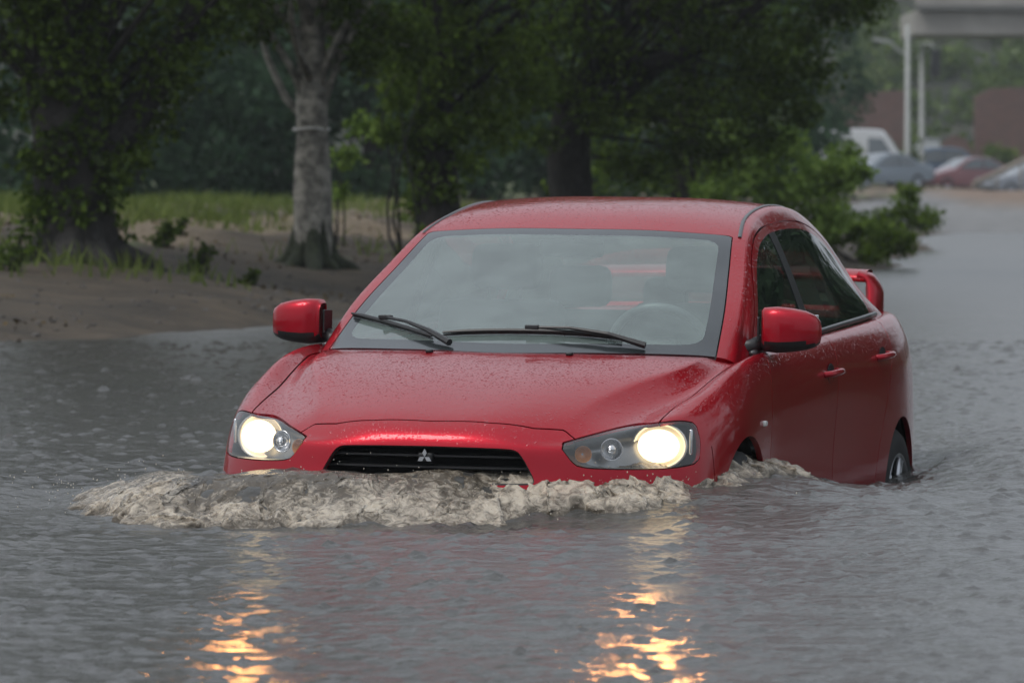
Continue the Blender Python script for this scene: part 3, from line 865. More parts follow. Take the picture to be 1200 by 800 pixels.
# camera-aligned world: the car faces the camera, road runs away to the right
def ground_z(x,y):
    p=bank_p(x,y)+.35*fbm(x*.5,y*.25,3)
    bed=-.43-.012*np.clip(y-18,0,8)
    z=np.where(p>0,.68*(1-np.exp(-np.clip(p,0,None)/3.3))+.09*fbm(x*.9,y*.6,5,.6)*np.clip((p-1.5)/3,.12,1)*(p>0),np.maximum(bed,p*.22))
    far=sstep(104,112,y+ .6*(x-8))*.10+sstep(110,240,y)*.10
    z=np.where(p<=0,np.maximum(z,-.43+(.43+far)*sstep(92,112,y)),np.maximum(z,z*0+far))
    # right bank, outside the frame
    q=(x-(shx(y)+13+.03*np.clip(y,0,80)))*.9
    z=np.where((q>0)&(y<104),np.maximum(z,-.3+.8*(1-np.exp(-q/4))),z)
    # low earth mound by the road on the right
    z=z+.55*np.exp(-(((x-15.3)/3.2)**4)-((y-150)/26)**4)
    z=z+np.where(y>430,(y-430)*.002,0)
    return z
def grid_sheet(name,xs,ys,zf,m,attrf=None):
    X,Y=np.meshgrid(xs,ys); Z=zf(X,Y); V=np.c_[X.ravel(),Y.ravel(),Z.ravel()]
    w=len(xs); i=np.arange((len(ys)-1)*w).reshape(-1,w)[:,:-1].ravel()
    Q=np.c_[i,i+1,i+w+1,i+w]
    return quads_obj(name,V,Q,m,attrs=attrf(X,Y,Z) if attrf else None)
def lines(bps):
    out=[]
    for a,b,st in bps: out+=list(np.arange(a,b,st))
    out.append(bps[-1][1]); return np.array(out)
def ground_mat():
    m,nt,out=mat('bank_ground'); p=N(nt,'ShaderNodeBsdfPrincipled',inp={'Roughness':.85}); L(nt,p.outputs[0],out.inputs[0])
    tc=N(nt,'ShaderNodeTexCoord'); 
    n1=N(nt,'ShaderNodeTexNoise',inp={'Scale':1.6,'Detail':8.0,'Roughness':.65}); L(nt,tc.outputs['Object'],n1.inputs['Vector'])
    n2=N(nt,'ShaderNodeTexNoise',inp={'Scale':9.0,'Detail':6.0,'Roughness':.7}); L(nt,tc.outputs['Object'],n2.inputs['Vector'])
    def ramp(c1,c2,src,a=.35,b=.65):
        r=N(nt,'ShaderNodeValToRGB'); r.color_ramp.elements[0].color=(*c1,1); r.color_ramp.elements[1].color=(*c2,1); r.color_ramp.elements[0].position=a; r.color_ramp.elements[1].position=b; L(nt,src,r.inputs[0]); return r.outputs[0]
    mud=ramp((.024,.018,.011),(.070,.051,.032),n1.outputs[0]); sand=ramp((.085,.062,.038),(.22,.17,.110),n2.outputs[0]); grass=ramp((.045,.065,.020),(.12,.14,.05),n2.outputs[0])
    pave=ramp((.13,.13,.13),(.20,.20,.20),n1.outputs[0]); earth=ramp((.13,.09,.065),(.20,.14,.10),n1.outputs[0])
    cur=mud
    for nm,c in (('sand',sand),('grass',grass),('pave',pave),('earth',earth)):
        at=N(nt,'ShaderNodeAttribute',attribute_name=nm); mx=N(nt,'ShaderNodeMix',data_type='RGBA')
        ad=N(nt,'ShaderNodeMath',operation='MULTIPLY_ADD'); L(nt,n2.outputs[0],ad.inputs[0]); ad.inputs[1].default_value=.9; 
        sb=N(nt,'ShaderNodeMath',operation='MULTIPLY_ADD'); L(nt,at.outputs['Fac'],sb.inputs[0]); sb.inputs[1].default_value=2.0; sb.inputs[2].default_value=-.95; L(nt,sb.outputs[0],ad.inputs[2]); ad.use_clamp=True
        L(nt,ad.outputs[0],mx.inputs[0]); L(nt,cur,mx.inputs[6]); L(nt,c,mx.inputs[7]); cur=mx.outputs[2]
    L(nt,cur,p.inputs['Base Color'])
    b=N(nt,'ShaderNodeBump',inp={'Strength':1.0,'Distance':.05}); L(nt,n2.outputs[0],b.inputs['Height']); L(nt,b.outputs[0],p.inputs['Normal'])
    return m
def cover(X,Y,Z):
    p=bank_p(X,Y); n=fbm(X*.35,Y*.18,4); land=(p>0)
    sand=land*sstep(3.6,5.4,p+n*1.3)*(1-sstep(8.0,10.5,p+n*1.5))
    sand=np.clip(sand*(.72+.6*n),0,1)
    grass=land*sstep(8.0,10.5,p+n*2)
    grass=np.maximum(grass,land*sstep(.35,.8,fbm(X*.9+5,Y*.5,3))*sstep(1,2.5,p))
    grass=np.maximum(grass,((p<-12)|(Y>235)).astype(float))
    pave=sstep(100,112,Y)*(Y<245)*(p<3)*1.0
    earth=np.exp(-(((X-15.3)/3.3)**4)-((Y-150)/24)**4)
    return {'sand':sand.ravel(),'grass':grass.ravel(),'pave':pave.ravel(),'earth':earth.ravel()}
gx=lines([(-900,-200,50),(-200,-40,8),(-40,-14,1),(-14,16,.2),(16,60,2),(60,200,10),(200,900,50)])
gy=lines([(-60,0,4),(0,30,1),(30,90,.3),(90,180,1.2),(180,300,5),(300,1500,60)])
ground=grid_sheet('ground',gx,gy,ground_z,ground_mat(),cover); tag(ground,kind='structure')

# ------------------------------------------------------------------ water
# bow wave line in front of the car, as (x, y) on the water
foot=np.array([(-1.75,19.2),(-1.41,18.35),(-1.28,17.95),(-.9,17.80),(-.44,17.76),(.11,17.92),(.40,18.00),(.64,18.25),(.90,18.78),(1.12,19.45),(1.4,20.5)])
def foot_dist(x,y):
    """signed distance to the foot of the bow wave, positive towards the car; and arc position"""
    X=np.stack([x,y],-1); best=np.full(x.shape,1e9); sg=np.zeros(x.shape); arc=np.zeros(x.shape); L0=0
    for a,b in zip(foot[:-1],foot[1:]):
        e=b-a; w=X-a; t=np.clip((w@e)/(e@e),0,1); q=w-t[...,None]*e; d=np.sqrt((q**2).sum(-1)); c=e[0]*w[...,1]-e[1]*w[...,0]
        up=d<best; best=np.where(up,d,best); sg=np.where(up,np.sign(c),sg); arc=np.where(up,L0+t*np.hypot(*e),arc); L0+=np.hypot(*e)
    return best*sg,arc
wr=np.random.default_rng(11)
WAVES=[]
for lam,n,sl in ((2.4,6,.010),(1.1,9,.016),(.55,12,.018),(.30,16,.030),(.15,22,.044)):
    for k in range(n):
        th=wr.uniform(0,2*math.pi); l=lam*wr.uniform(.75,1.3); kk=2*math.pi/l
        WAVES.append((kk*math.cos(th),kk*math.sin(th),wr.uniform(0,6.28),sl/kk*math.sqrt(2/n)*1.0,l))
drops=[(wr.uniform(-.13,.13)*dy_,dy_,wr.uniform(.4,1.0)*(1+max(0,dy_-24)*.06)) for dy_ in (9.3+28*wr.random(7500)**.85)]
def water_z(X,Y):
    fade=1-.60*sstep(20,33,Y)
    mod=.75+.5*fbm(X*.35,Y*.22,3)
    Z=np.zeros_like(X)
    for kx,ky,ph,am,l in WAVES:
        f=1.0 if l>.6 else (np.where((np.abs(X)<9),1,0)*(Y>7)*(1-sstep(70,100,Y)) if l>.25 else np.where((np.abs(X)<5),1,0)*(Y>7)*(1-sstep(36,44,Y)))
        Z=Z+am*np.sin(kx*X+ky*Y+ph+.6*np.sin(ky*.31*X-kx*.23*Y))*f
    Z=Z*mod*fade
    # choppiness from value noise, rough chop near the car
    near=np.exp(-(((X-.2)/2.6)**2+((Y-19.5)/3.2)**2))
    Z=Z+near*.012*fbm(X*5,Y*5,3)
    d,arc=foot_dist(X,Y)
    ends=sstep(0,.7,arc)*(1-sstep(4.6,5.6,arc))
    # swell behind the foot line and slight trough ahead of it
    Z=Z+.10*np.exp(-((X-.82)/.55)**2-((Y-18.8)/1.0)**2)
    Z=Z+.018*np.exp(-((X-.50)/.42)**2-((Y-18.25)/.38)**2)
    Z=Z+ends*(.165-.035*(1-sstep(.8,1.8,arc)))*(1-.20*sstep(2.6,3.5,arc))*sstep(.0,.36,d)*.85*(1-sstep(.75,1.8,d)*.85)
    Z=Z-ends*.018*np.exp(-((d+.22)/.22)**2)+.018*np.exp(-((d+.95)/.45)**2)
    # drawn-down water along the car sides and behind
    for sx,sy,w,l_,h in ((1.35,21.2,.5,1.2,-.055),(-.9,21.5,.7,1.6,-.04)):
        Z=Z+h*np.exp(-((X-sx)/w)**2-((Y-sy)/l_)**2)
    Z=Z+.05*np.exp(-((X-(1.9+.18*(Y-21)))/.45)**2-((Y-22.0)/1.8)**2)
    # left shoulder of the wave, unbroken
    Z=Z+.085*np.exp(-((X+1.95)/.55)**2-((Y-19.3)/.65)**2)
    # rain drop impacts
    return Z
wxs=lines([(-60,-20,4),(-20,-7,.8),(-7,-4.2,.12),(-4.2,-2.4,.04),(-2.4,2.6,.022),(2.6,5,.04),(5,12,.15),(12,30,1.0),(30,60,6)])
wys=lines([(-30,4,2),(4,9,.2),(9,24.5,.022),(24.5,40,.04),(40,70,.10),(70,112,.2)])
X,Y=np.meshgrid(wxs,wys); Z=water_z(X,Y)
for dx,dy,sc in drops:
    r=.10*sc
    ix=np.searchsorted(wxs,[dx-2*r,dx+2*r]); iy=np.searchsorted(wys,[dy-2*r,dy+2*r])
    xx=X[iy[0]:iy[1],ix[0]:ix[1]]; yy=Y[iy[0]:iy[1],ix[0]:ix[1]]
    rr_=np.hypot(xx-dx,yy-dy)
    Z[iy[0]:iy[1],ix[0]:ix[1]]+=sc*(.010*np.exp(-(rr_/(.020*sc+.008))**2)+.0026*np.cos(rr_/(.021)*2)*np.exp(-(rr_/(.055*sc))**2)*(rr_<2*r))
def water_mat(foam=False):
    m,nt,out=mat('flood_foam' if foam else 'flood_water'); p=N(nt,'ShaderNodeBsdfPrincipled'); L(nt,p.outputs[0],out.inputs[0])
    p.inputs['IOR'].default_value=1.333; p.inputs['Roughness'].default_value=.205
    tc=N(nt,'ShaderNodeTexCoord'); n1=N(nt,'ShaderNodeTexNoise',inp={'Scale':.8,'Detail':5.0}); L(nt,tc.outputs['Object'],n1.inputs['Vector'])
    r=N(nt,'ShaderNodeValToRGB'); r.color_ramp.elements[0].color=(.046,.045,.042,1); r.color_ramp.elements[1].color=(.078,.075,.069,1); L(nt,n1.outputs[0],r.inputs[0])
    n2=N(nt,'ShaderNodeTexNoise',inp={'Scale':26.0,'Detail':3.0,'Roughness':.6}); L(nt,tc.outputs['Object'],n2.inputs['Vector'])
    n3=N(nt,'ShaderNodeTexNoise',inp={'Scale':9.0,'Detail':3.0,'Roughness':.55}); L(nt,tc.outputs['Object'],n3.inputs['Vector'])
    b1=N(nt,'ShaderNodeBump',inp={'Strength':1.0,'Distance':.006}); L(nt,n2.outputs[0],b1.inputs['Height'])
    b2=N(nt,'ShaderNodeBump',inp={'Strength':1.0,'Distance':.018}); L(nt,n3.outputs[0],b2.inputs['Height']); L(nt,b1.outputs[0],b2.inputs['Normal'])
    L(nt,b2.outputs[0],p.inputs['Normal'])
    if foam:
        p.inputs['Subsurface Weight'].default_value=.45; p.inputs['Subsurface Radius'].default_value=(.03,.024,.018); p.inputs['Subsurface Scale'].default_value=1.0
        at=N(nt,'ShaderNodeAttribute',attribute_name='froth'); n4=N(nt,'ShaderNodeTexNoise',inp={'Scale':30.0,'Detail':7.0,'Roughness':.72,'Distortion':1.0}); L(nt,tc.outputs['Object'],n4.inputs['Vector'])
        ad=N(nt,'ShaderNodeMath',operation='MULTIPLY_ADD'); L(nt,n4.outputs[0],ad.inputs[0]); ad.inputs[1].default_value=3.9
        s2=N(nt,'ShaderNodeMath',operation='MULTIPLY_ADD'); L(nt,at.outputs['Fac'],s2.inputs[0]); s2.inputs[1].default_value=1.0; s2.inputs[2].default_value=-2.15; L(nt,s2.outputs[0],ad.inputs[2]); ad.use_clamp=True
        b3=N(nt,'ShaderNodeBump',inp={'Strength':1.0,'Distance':.006}); L(nt,n4.outputs[0],b3.inputs['Height']); L(nt,b2.outputs[0],b3.inputs['Normal']); L(nt,b3.outputs[0],p.inputs['Normal'])
        mx=N(nt,'ShaderNodeMix',data_type='RGBA'); L(nt,ad.outputs[0],mx.inputs[0]); L(nt,r.outputs[0],mx.inputs[6]); mx.inputs[7].default_value=(.45,.395,.32,1); r.color_ramp.elements[0].color=(.060,.050,.038,1); r.color_ramp.elements[1].color=(.12,.10,.076,1)
        L(nt,mx.outputs[2],p.inputs['Base Color'])
        rr2=N(nt,'ShaderNodeMapRange',inp={1:0,2:1,3:.09,4:.26}); L(nt,ad.outputs[0],rr2.inputs[0]); L(nt,rr2.outputs[0],p.inputs['Roughness'])
    else: L(nt,r.outputs[0],p.inputs['Base Color'])
    return m
w_=len(wxs); i=np.arange((len(wys)-1)*w_).reshape(-1,w_)[:,:-1].ravel()
water=quads_obj('water',np.c_[X.ravel(),Y.ravel(),Z.ravel()],np.c_[i,i+1,i+w_+1,i+w_],water_mat()); tag(water,kind='structure')
# churning crest
fs,ft=np.arange(0,5.25,.008),np.arange(-.03,.62,.008)
# resample the foot line
seg=np.hypot(*np.diff(foot,axis=0).T); cum=np.r_[0,np.cumsum(seg)]
fsm=crom(foot,8); segs=np.hypot(*np.diff(fsm,axis=0).T); cumf=np.r_[0,np.cumsum(segs)]
px=np.interp(fs,cumf,fsm[:,0]); py=np.interp(fs,cumf,fsm[:,1])
tx=np.gradient(px);ty=np.gradient(py);tl=np.hypot(tx,ty);nx,ny=-ty/tl,tx/tl
Fs,Ft=np.meshgrid(np.arange(len(fs)),ft)
S_=fs[Fs]; edge=.05*fbm(S_*3.2,Ft*0+3,4)+.03*fbm(S_*14,Ft*0,2)
FX=px[Fs]+nx[Fs]*(Ft+edge*(1-Ft/.62)); FY=py[Fs]+ny[Fs]*(Ft+edge*(1-Ft/.62))
base=water_z(FX,FY)
env=sstep(-.03,.05,Ft)*(1-sstep(.34,.58,Ft))*sstep(.25,.75,S_)*(1-sstep(4.4,5.2,S_))
r1=1-np.abs(fbm(FX*9,FY*9,4,.55)); r2=1-np.abs(fbm(FX*27+4,FY*27,3,.6))
front=np.exp(-((Ft-.10)/.10)**2)
rg=lambda f,o,q:1-2*np.abs(fbm(FX*f+q,FY*f-q,o,.55))
fr2=np.exp(-((Ft-.11)/.13)**2)
lump=env*(.004+.022*front+(.3+.8*fr2)*(.016*fbm(FX*6,FY*7,3,.5)+.009*rg(13,3,2)+.006*rg(31,2,5)+.003*fbm(FX*70,FY*70,2,.5)))
# horizontal churn gives small overhangs
FX=FX+env*.035*fbm(FX*13+8,FY*13,3); FY=FY+env*.03*fbm(FX*12,FY*12-5,3)
base=water_z(FX,FY)
FZ=base-.012+.016*env+lump*(.65+.5*fbm(FX*2.2,FY*2.2,2))
froth=env*(.12+.62*fr2+.24*fbm(FX*3.5,FY*3.5,3)+.22*fbm(FX*11,FY*11,3,.65)+5*lump)
w2=len(fs); i=np.arange((len(ft)-1)*w2).reshape(-1,w2)[:,:-1].ravel()
foamm=water_mat(True)
foam=quads_obj('bow_wave_foam',np.c_[FX.ravel(),FY.ravel(),FZ.ravel()],np.c_[i,i+1,i+w2+1,i+w2],foamm,attrs={'froth':froth.ravel()})
tag(foam,'churning brown foam piled up against the front of the red sedan','foam',kind='stuff')
# thrown droplets
ico=[];bm=bmesh.new(); bmesh.ops.create_icosphere(bm,subdivisions=1,radius=1); bm.verts.index_update()
iv=np.array([v.co[:] for v in bm.verts]); iff=np.array([[v.index for v in f.verts] for f in bm.faces]); bm.free()
VV=[];FF2=[];n=0
for k in range(380):
    s_=wr.uniform(.3,3.5); t_=wr.normal(.10,.13); j=int(s_/.008)
    x=px[j]+nx[j]*t_; y=py[j]+ny[j]*t_; z=float(water_z(np.array([[x]]),np.array([[y]]))[0,0])+.02+abs(wr.normal(0,.032))
    r=wr.uniform(.0009,.0027)
    VV.append(iv*r*np.array([1,1,wr.uniform(.8,1.7)])+[x,y,z]); FF2.append(iff+n); n+=len(iv)
spray=quads_obj('splash_droplets',np.vstack(VV),np.vstack(FF2),foamm,attrs={'froth':np.full(n,1.6)})
tag(spray,'muddy droplets thrown up along the foaming bow wave','spray',kind='stuff')

# ------------------------------------------------------------------ vegetation
def gz(x,y): return float(ground_z(np.array([float(x)]),np.array([float(y)]))[0])
LEAF_DARK=leaf_mat('leaf_dark',(.012,.027,.004),(.105,.160,.022))
LEAF_MID=leaf_mat('leaf_mid',(.020,.046,.005),(.15,.225,.030))
LEAF_LIGHT=leaf_mat('leaf_light',(.08,.14,.025),(.22,.32,.07))
LEAF_FAR=leaf_mat('leaf_far',(.018,.042,.024),(.055,.10,.048))
BARK_DARK=simple('bark_dark',(.018,.016,.014),.9,var=.4,scale=14,bump=.03,bscale=22)
BARK_PALE=simple('bark_pale',(.20,.19,.165),.9,var=.6,scale=12,bump=.015,bscale=18)
BARK_MOSS=simple('bark_mossy',(.022,.028,.014),.95,var=.5,scale=16,bump=.03,bscale=25)
def leaves(name,clumps,size,mat_,parent,seed,flat=.6):
    """clumps: (x,y,z,r,count) -> leaf blades, each a folded pair of triangles as one quad"""
    g=np.random.default_rng(seed); C=[]
    for (x,y,z,r,c) in clumps:
        c=int(c)
        d=g.normal(size=(c,3)); d/=np.linalg.norm(d,axis=1,keepdims=True); rad_=r*g.random((c,1))**.45
        # uneven twigs: pull leaves toward a few random spokes
        sp=g.normal(size=(7,3)); sp/=np.linalg.norm(sp,axis=1,keepdims=True)
        pick=sp[g.integers(0,7,c)]; q=g.random((c,1))*.55
        p=d*rad_*(1-q)+pick*rad_*q*1.25; p[:,2]*=flat+.2
        C.append(p+[x,y,z])
    C=np.vstack(C); n=len(C)
    s=size*g.uniform(.6,1.35,(n,1))
    a=g.normal(size=(n,3)); a[:,2]-=.7; a/=np.linalg.norm(a,axis=1,keepdims=True)
    b=np.cross(a,g.normal(size=(n,3))); b/=np.linalg.norm(b,axis=1,keepdims=True)+1e-9
    V=np.stack([C,C+a*s*.5+b*s*.32,C+a*s,C+a*s*.5-b*s*.32],1).reshape(-1,3)
    Q=np.arange(n*4).reshape(-1,4)
    return quads_obj(name,V,Q,mat_,parent,smooth=False)
def limb(mb,p0,p1,r0,r1,g,sag=.12,n=7,seg=7):
    p0=np.array(p0,float);p1=np.array(p1,float); L_=np.linalg.norm(p1-p0); pts=[]
    off=g.normal(size=3)*L_*sag*.5
    off2=g.normal(size=3)*L_*sag*.25
    for t in np.linspace(0,1,seg): pts.append(p0*(1-t)+p1*t+off*math.sin(math.pi*t)+off2*math.sin(2*math.pi*t))
    rs=[r0*(1-t)+r1*t for t in np.linspace(0,1,seg)]
    mb.tube(pts,rs,n); return pts
def trunk_tube(mb,path,radii,g,n=18,rough=.12):
    P=crom(np.array([list(p)+[r] for p,r in zip(path,radii)]),6)
    V=[];F=[]
    for i,p in enumerate(P):
        for k in range(n):
            an=2*math.pi*k/n; rr=p[3]*(1+rough*math.sin(3*an+i*.25)+rough*.6*math.sin(7*an-i*.4)+g.normal()*rough*.15)
            V.append((p[0]+rr*math.cos(an),p[1]+rr*math.sin(an),p[2]))
        if i:
            for k in range(n): a=(i-1)*n+k;b=(i-1)*n+(k+1)%n;F.append([a,b,b+n,a+n])
    mb.add(V,F)
def tree(name,label,x,y,path,radii,lowclumps,seed,bark,leafm,crown=(3.4,3.4,5.5,3.3),nclump=60,cl_leaves=260,leaf=.075,roots=None,limbs=(),group=None,fill=2.3,ivy=0):
    g=np.random.default_rng(seed); z0=gz(x,y)-.12
    root=empty(name,(x,y,z0)); tag(root,label,'tree',group)
    mb=MB(); trunk_tube(mb,path,radii,g); 
    tr=mb.build('trunk',bark,root,smooth=True)
    if roots:
        mb=MB()
        for k in range(roots[0]):
            an=2*math.pi*k/roots[0]+g.uniform(-.3,.3); L_=roots[1]*g.uniform(.6,1.2)
            pts=[(math.cos(an)*radii[0]*.35,math.sin(an)*radii[0]*.35,.60*g.uniform(.8,1.2)),(math.cos(an)*L_*.5,math.sin(an)*L_*.5,.20),(math.cos(an)*L_,math.sin(an)*L_,.10),(math.cos(an)*L_*1.4,math.sin(an)*L_*1.4,.0)]
            mb.tube(crom(pts,4),list(np.interp(np.linspace(0,1,13),[0,.4,1],[radii[0]*.30,radii[0]*.42,.03])),9)
        mb.build('root_flare',roots[2],root,smooth=True)
    top=np.array(path[-1],float)
    cx,cy,cz,cr=crown
    cl=[]; br=MB()
    def trunk_at(z):
        zs=[p[2] for p in path]; return np.array([np.interp(z,zs,[p[0] for p in path]),np.interp(z,zs,[p[1] for p in path]),min(max(z,zs[0]),zs[-1])])
    for spec in limbs: limb(br,spec[0],spec[1],spec[2],spec[3],g,.10,9,9)
    for k in range(nclump):
        for _ in range(30):
            v=g.uniform(-1,1,3)
            if v@v<1: break
        z=crown[2]+v[2]*crown[3]
        if z<fill: z=fill+g.uniform(0,.8)
        p=np.array([v[0]*crown[0],v[1]*crown[1],z])+np.array([top[0]*.6,top[1]*.6,0])
        r=g.uniform(.55,.95); hi=z>4.2
        cl.append((*p,r*(1.25 if hi else 1),cl_leaves*(.45 if hi else 1)))
        st=trunk_at(max(1.3,z-1.2-abs(g.normal())*.8)); limb(br,st,p,.042,.010,g,.07,6,6)
    for (a,b,c,r,n_) in lowclumps:
        cl.append((a,b,c,r,n_)); st=trunk_at(min(max(.9,c+.2),2.6)); limb(br,st,(a,b,c),.026,.006,g,.10,6,6)
    br.build('branches',bark,root,smooth=True)
    for q in range(ivy):
        zz=g.uniform(.3,2.9); a=g.uniform(math.pi,2*math.pi); pt=trunk_at(zz); rr=np.interp(zz,[p[2] for p in path],radii)+.03; cl.append((pt[0]+rr*math.cos(a),pt[1]+rr*math.sin(a),zz,.17,38))
    low=[c for c in cl if c[2]<=4.2]; hi=[c for c in cl if c[2]>4.2]
    lo=leaves('crown',low,leaf,leafm,root,seed+1)
    if hi: leaves('upper_crown',hi,leaf*2.3,leafm,root,seed+2)
    return root

# 1 the broad dark tree on the left
t1=tree('leafy_tree','broad dark tree with thick forked ivy-grown trunk at far left of the bank',wx(88,46),46,
 [(0,0,0),(.0,0,.35),(-.03,0,.9),(-.05,0,1.5),(-.02,0,2.3),(.1,0,3.4),(.2,.1,5)],[.42,.33,.29,.29,.26,.20,.10],
 [(.55,.1,1.35,.45,420),(.85,-.1,1.75,.42,420),(.40,-.1,1.0,.30,260),(1.05,.2,2.15,.5,450),(.65,.2,1.9,.5,420),(-.75,0,1.9,.45,380),(-.65,.1,1.45,.3,240),(-.1,-.35,2.1,.5,450),(.15,-.3,1.75,.35,260),(-.33,-.25,1.0,.2,160),(-.28,-.2,.6,.2,150),(.32,-.2,.75,.2,130),(1.5,.3,2.5,.5,420),(2.0,.4,2.75,.5,420),(.6,-.5,2.5,.55,480),(-.5,-.4,2.5,.5,420)],
 101,BARK_DARK,LEAF_DARK,crown=(3.2,2.6,5.2,3.2),nclump=88,ivy=60,roots=(7,.55,BARK_DARK),
 limbs=[((.0,0,.7),(.75,.1,1.75),.20,.12),((.75,.1,1.75),(1.6,.3,3.0),.12,.06),((.0,-.1,1.2),(.55,-.3,2.6),.09,.045),((-.05,0,1.3),(-.45,.1,2.8),.12,.06)])
# 2 pale straight trunk
t2=tree('pale_tree','tall tree with pale grey straight trunk and dark mossy root flare',wx(365,50),50,
 [(0,0,0),(.0,0,.4),(.01,0,1.0),(.02,0,1.6),(.01,0,2.4),(.0,0,3.6),(.05,0,5.4)],[.21,.175,.15,.135,.11,.085,.055],
 [(.45,-.1,2.05,.34,330),(.62,.1,2.3,.40,380),(-.45,-.1,2.35,.36,330),(-.70,0,2.65,.45,380),(.30,-.2,2.5,.35,330),(.95,.2,2.1,.35,300)],
 202,BARK_PALE,LEAF_DARK,crown=(2.8,2.6,5.6,3.0),nclump=84,roots=(8,.42,BARK_MOSS),fill=2.4)
MB().tube([(t2.location.x+.158*math.cos(a)*1.0,t2.location.y+.158*math.sin(a),t2.location.z+1.36+.008*math.sin(3*a)) for a in np.linspace(0,2*math.pi,25)],.014,6).build('pale_band',simple('pale_tape',(.42,.42,.40),.7),None)
pb=bpy.data.objects['pale_band']; pb.parent=t2; pb.matrix_parent_inverse=Matrix.Translation(-t2.location)
# 3 dark trunk just left of the roof
t3=tree('leafy_tree','dark tree with trunk rising right behind the left edge of the car roof',wx(512,56),56,
 [(0,0,0),(.0,0,.4),(-.02,0,1.0),(.0,0,1.7),(.08,0,2.5),(.1,0,3.6),(.2,.1,5.2)],[.27,.23,.21,.20,.18,.14,.08],
 [(-.42,-.2,1.35,.28,300),(-.40,-.2,1.75,.33,360),(-.5,-.2,2.15,.36,380),(.35,0,1.7,.45,420),(.0,-.4,1.9,.4,420),(.6,-.1,1.35,.40,380),(.9,0,1.75,.45,420),(-.9,.1,2.4,.45,380),(.2,-.3,1.35,.28,220),(.45,.2,2.1,.5,420),(.0,-.45,1.35,.30,260),(.2,-.5,2.3,.45,420),(-.15,-.5,1.75,.35,320),(.75,-.3,2.2,.5,420),(.3,-.35,1.0,.26,200)],
 303,BARK_DARK,LEAF_MID,crown=(3.2,2.8,5.2,3.1),nclump=90,ivy=40,roots=(6,.45,BARK_DARK),fill=2.1)
# 4 leaning tree over the road
t4=tree('leaning_tree','large tree leaning right whose dark crown hangs over the flooded road',wx(668,62),62,
 [(0,0,0),(.0,0,.5),(-.02,0,1.1),(.06,0,1.6),(.35,0,2.15),(.9,-.1,2.9),(1.6,-.2,4.2)],[.30,.25,.22,.21,.19,.15,.09],
 [(.9,-.2,1.55,.45,420),(1.4,-.2,1.75,.5,450),(1.9,-.3,1.55,.5,450),(2.3,-.2,2.0,.5,450),(1.2,.1,1.2,.42,380),(1.7,.2,1.1,.42,380),(2.6,-.3,2.4,.5,450),(.35,.3,1.5,.42,380),(-.45,.1,1.8,.5,420),(-.9,.0,1.4,.4,380),(3.0,-.3,2.85,.45,420),(3.45,-.3,3.05,.4,380),(2.2,.1,1.3,.4,360),(0.5,-.3,2.2,.5,420),(-.5,-.2,2.4,.5,420),(1.5,-.4,2.4,.5,420),(3.8,-.2,3.3,.4,330),(1.9,.2,2.0,.5,450),(2.3,.0,1.65,.5,450),(2.7,.1,2.0,.45,450),(2.0,0,2.5,.55,480),(2.8,-.2,2.75,.5,450),(3.3,.1,2.7,.45,420),(1.2,.2,2.1,.5,450),(.8,.2,.9,.4,350),(3.6,0,3.5,.5,420),(4.1,0,3.75,.4,300),(2.6,.2,1.55,.3,260),(-.15,-.45,1.9,.45,420),(.25,-.5,1.55,.40,380),(-.3,-.4,1.25,.30,240),(.1,-.5,2.4,.5,450),(.55,-.4,1.05,.32,260)],
 404,BARK_DARK,LEAF_DARK,crown=(3.6,2.8,5.6,3.2),nclump=110,roots=(6,.5,BARK_DARK),fill=2.3,
 limbs=[((.35,0,2.0),(2.3,-.3,2.9),.13,.05),((.0,0,1.3),(1.1,-.1,2.2),.10,.05),((1.5,-.2,2.7),(3.4,-.3,3.6),.07,.03)])
t5=tree('leafy_tree','dark tree whose trunk is hidden, standing between the leaning tree and the road bush',wx(800,70),70,
 [(0,0,0),(.0,0,.5),(.05,0,1.2),(.1,0,2.2),(.1,0,3.6),(.2,.1,5.2)],[.22,.18,.16,.15,.12,.07],
 [(-.9,0,1.0,.5,420),(-.3,-.2,.9,.5,420),(.4,-.1,.9,.5,420),(.9,-.1,1.2,.5,420),(-.6,-.2,1.6,.5,420),(.2,-.3,1.6,.5,420),(.95,-.2,1.9,.5,420),(1.2,0,2.4,.5,400),(-1.3,0,1.5,.5,420),(-1.4,0,.8,.4,330)],
 505,BARK_DARK,LEAF_MID,crown=(2.6,2.6,5.0,2.9),nclump=50,fill=2.0)
# sapling stem by the third trunk
def bushy(name,label,x,y,clumps,stems,leaf,lm,seed,cat='bush',group=None,stemr=.012,bark=None):
    g=np.random.default_rng(seed); root=empty(name,(x,y,gz(x,y)-.05)); tag(root,label,cat,group)
    mb=MB()
    for k in range(stems):
        c=clumps[k%len(clumps)]; limb(mb,(g.normal()*.06,g.normal()*.06,0),(c[0],c[1],c[2]+c[3]*.3),stemr,stemr*.4,g,.18,6,6)
    mb.build('stems',bark or BARK_DARK,root,smooth=True); leaves('foliage',clumps,leaf,lm,root,seed+1); return root
bushy('sapling','thin sapling between the pale trunk and the dark trunk',wx(474,53),53,[(-.05,0,1.55,.22,260),(.02,0,1.9,.28,320),(-.12,0,1.25,.15,120),(.0,0,2.3,.3,320)],4,.07,LEAF_MID,61,'sapling',None,.016)
bushy('sapling','light green sapling leaning beside the right of the pale trunk',wx(405,54),54,[(.0,0,.95,.20,130),(.12,0,1.25,.20,150),(-.08,0,.6,.15,80)],4,.07,LEAF_LIGHT,62,'sapling')
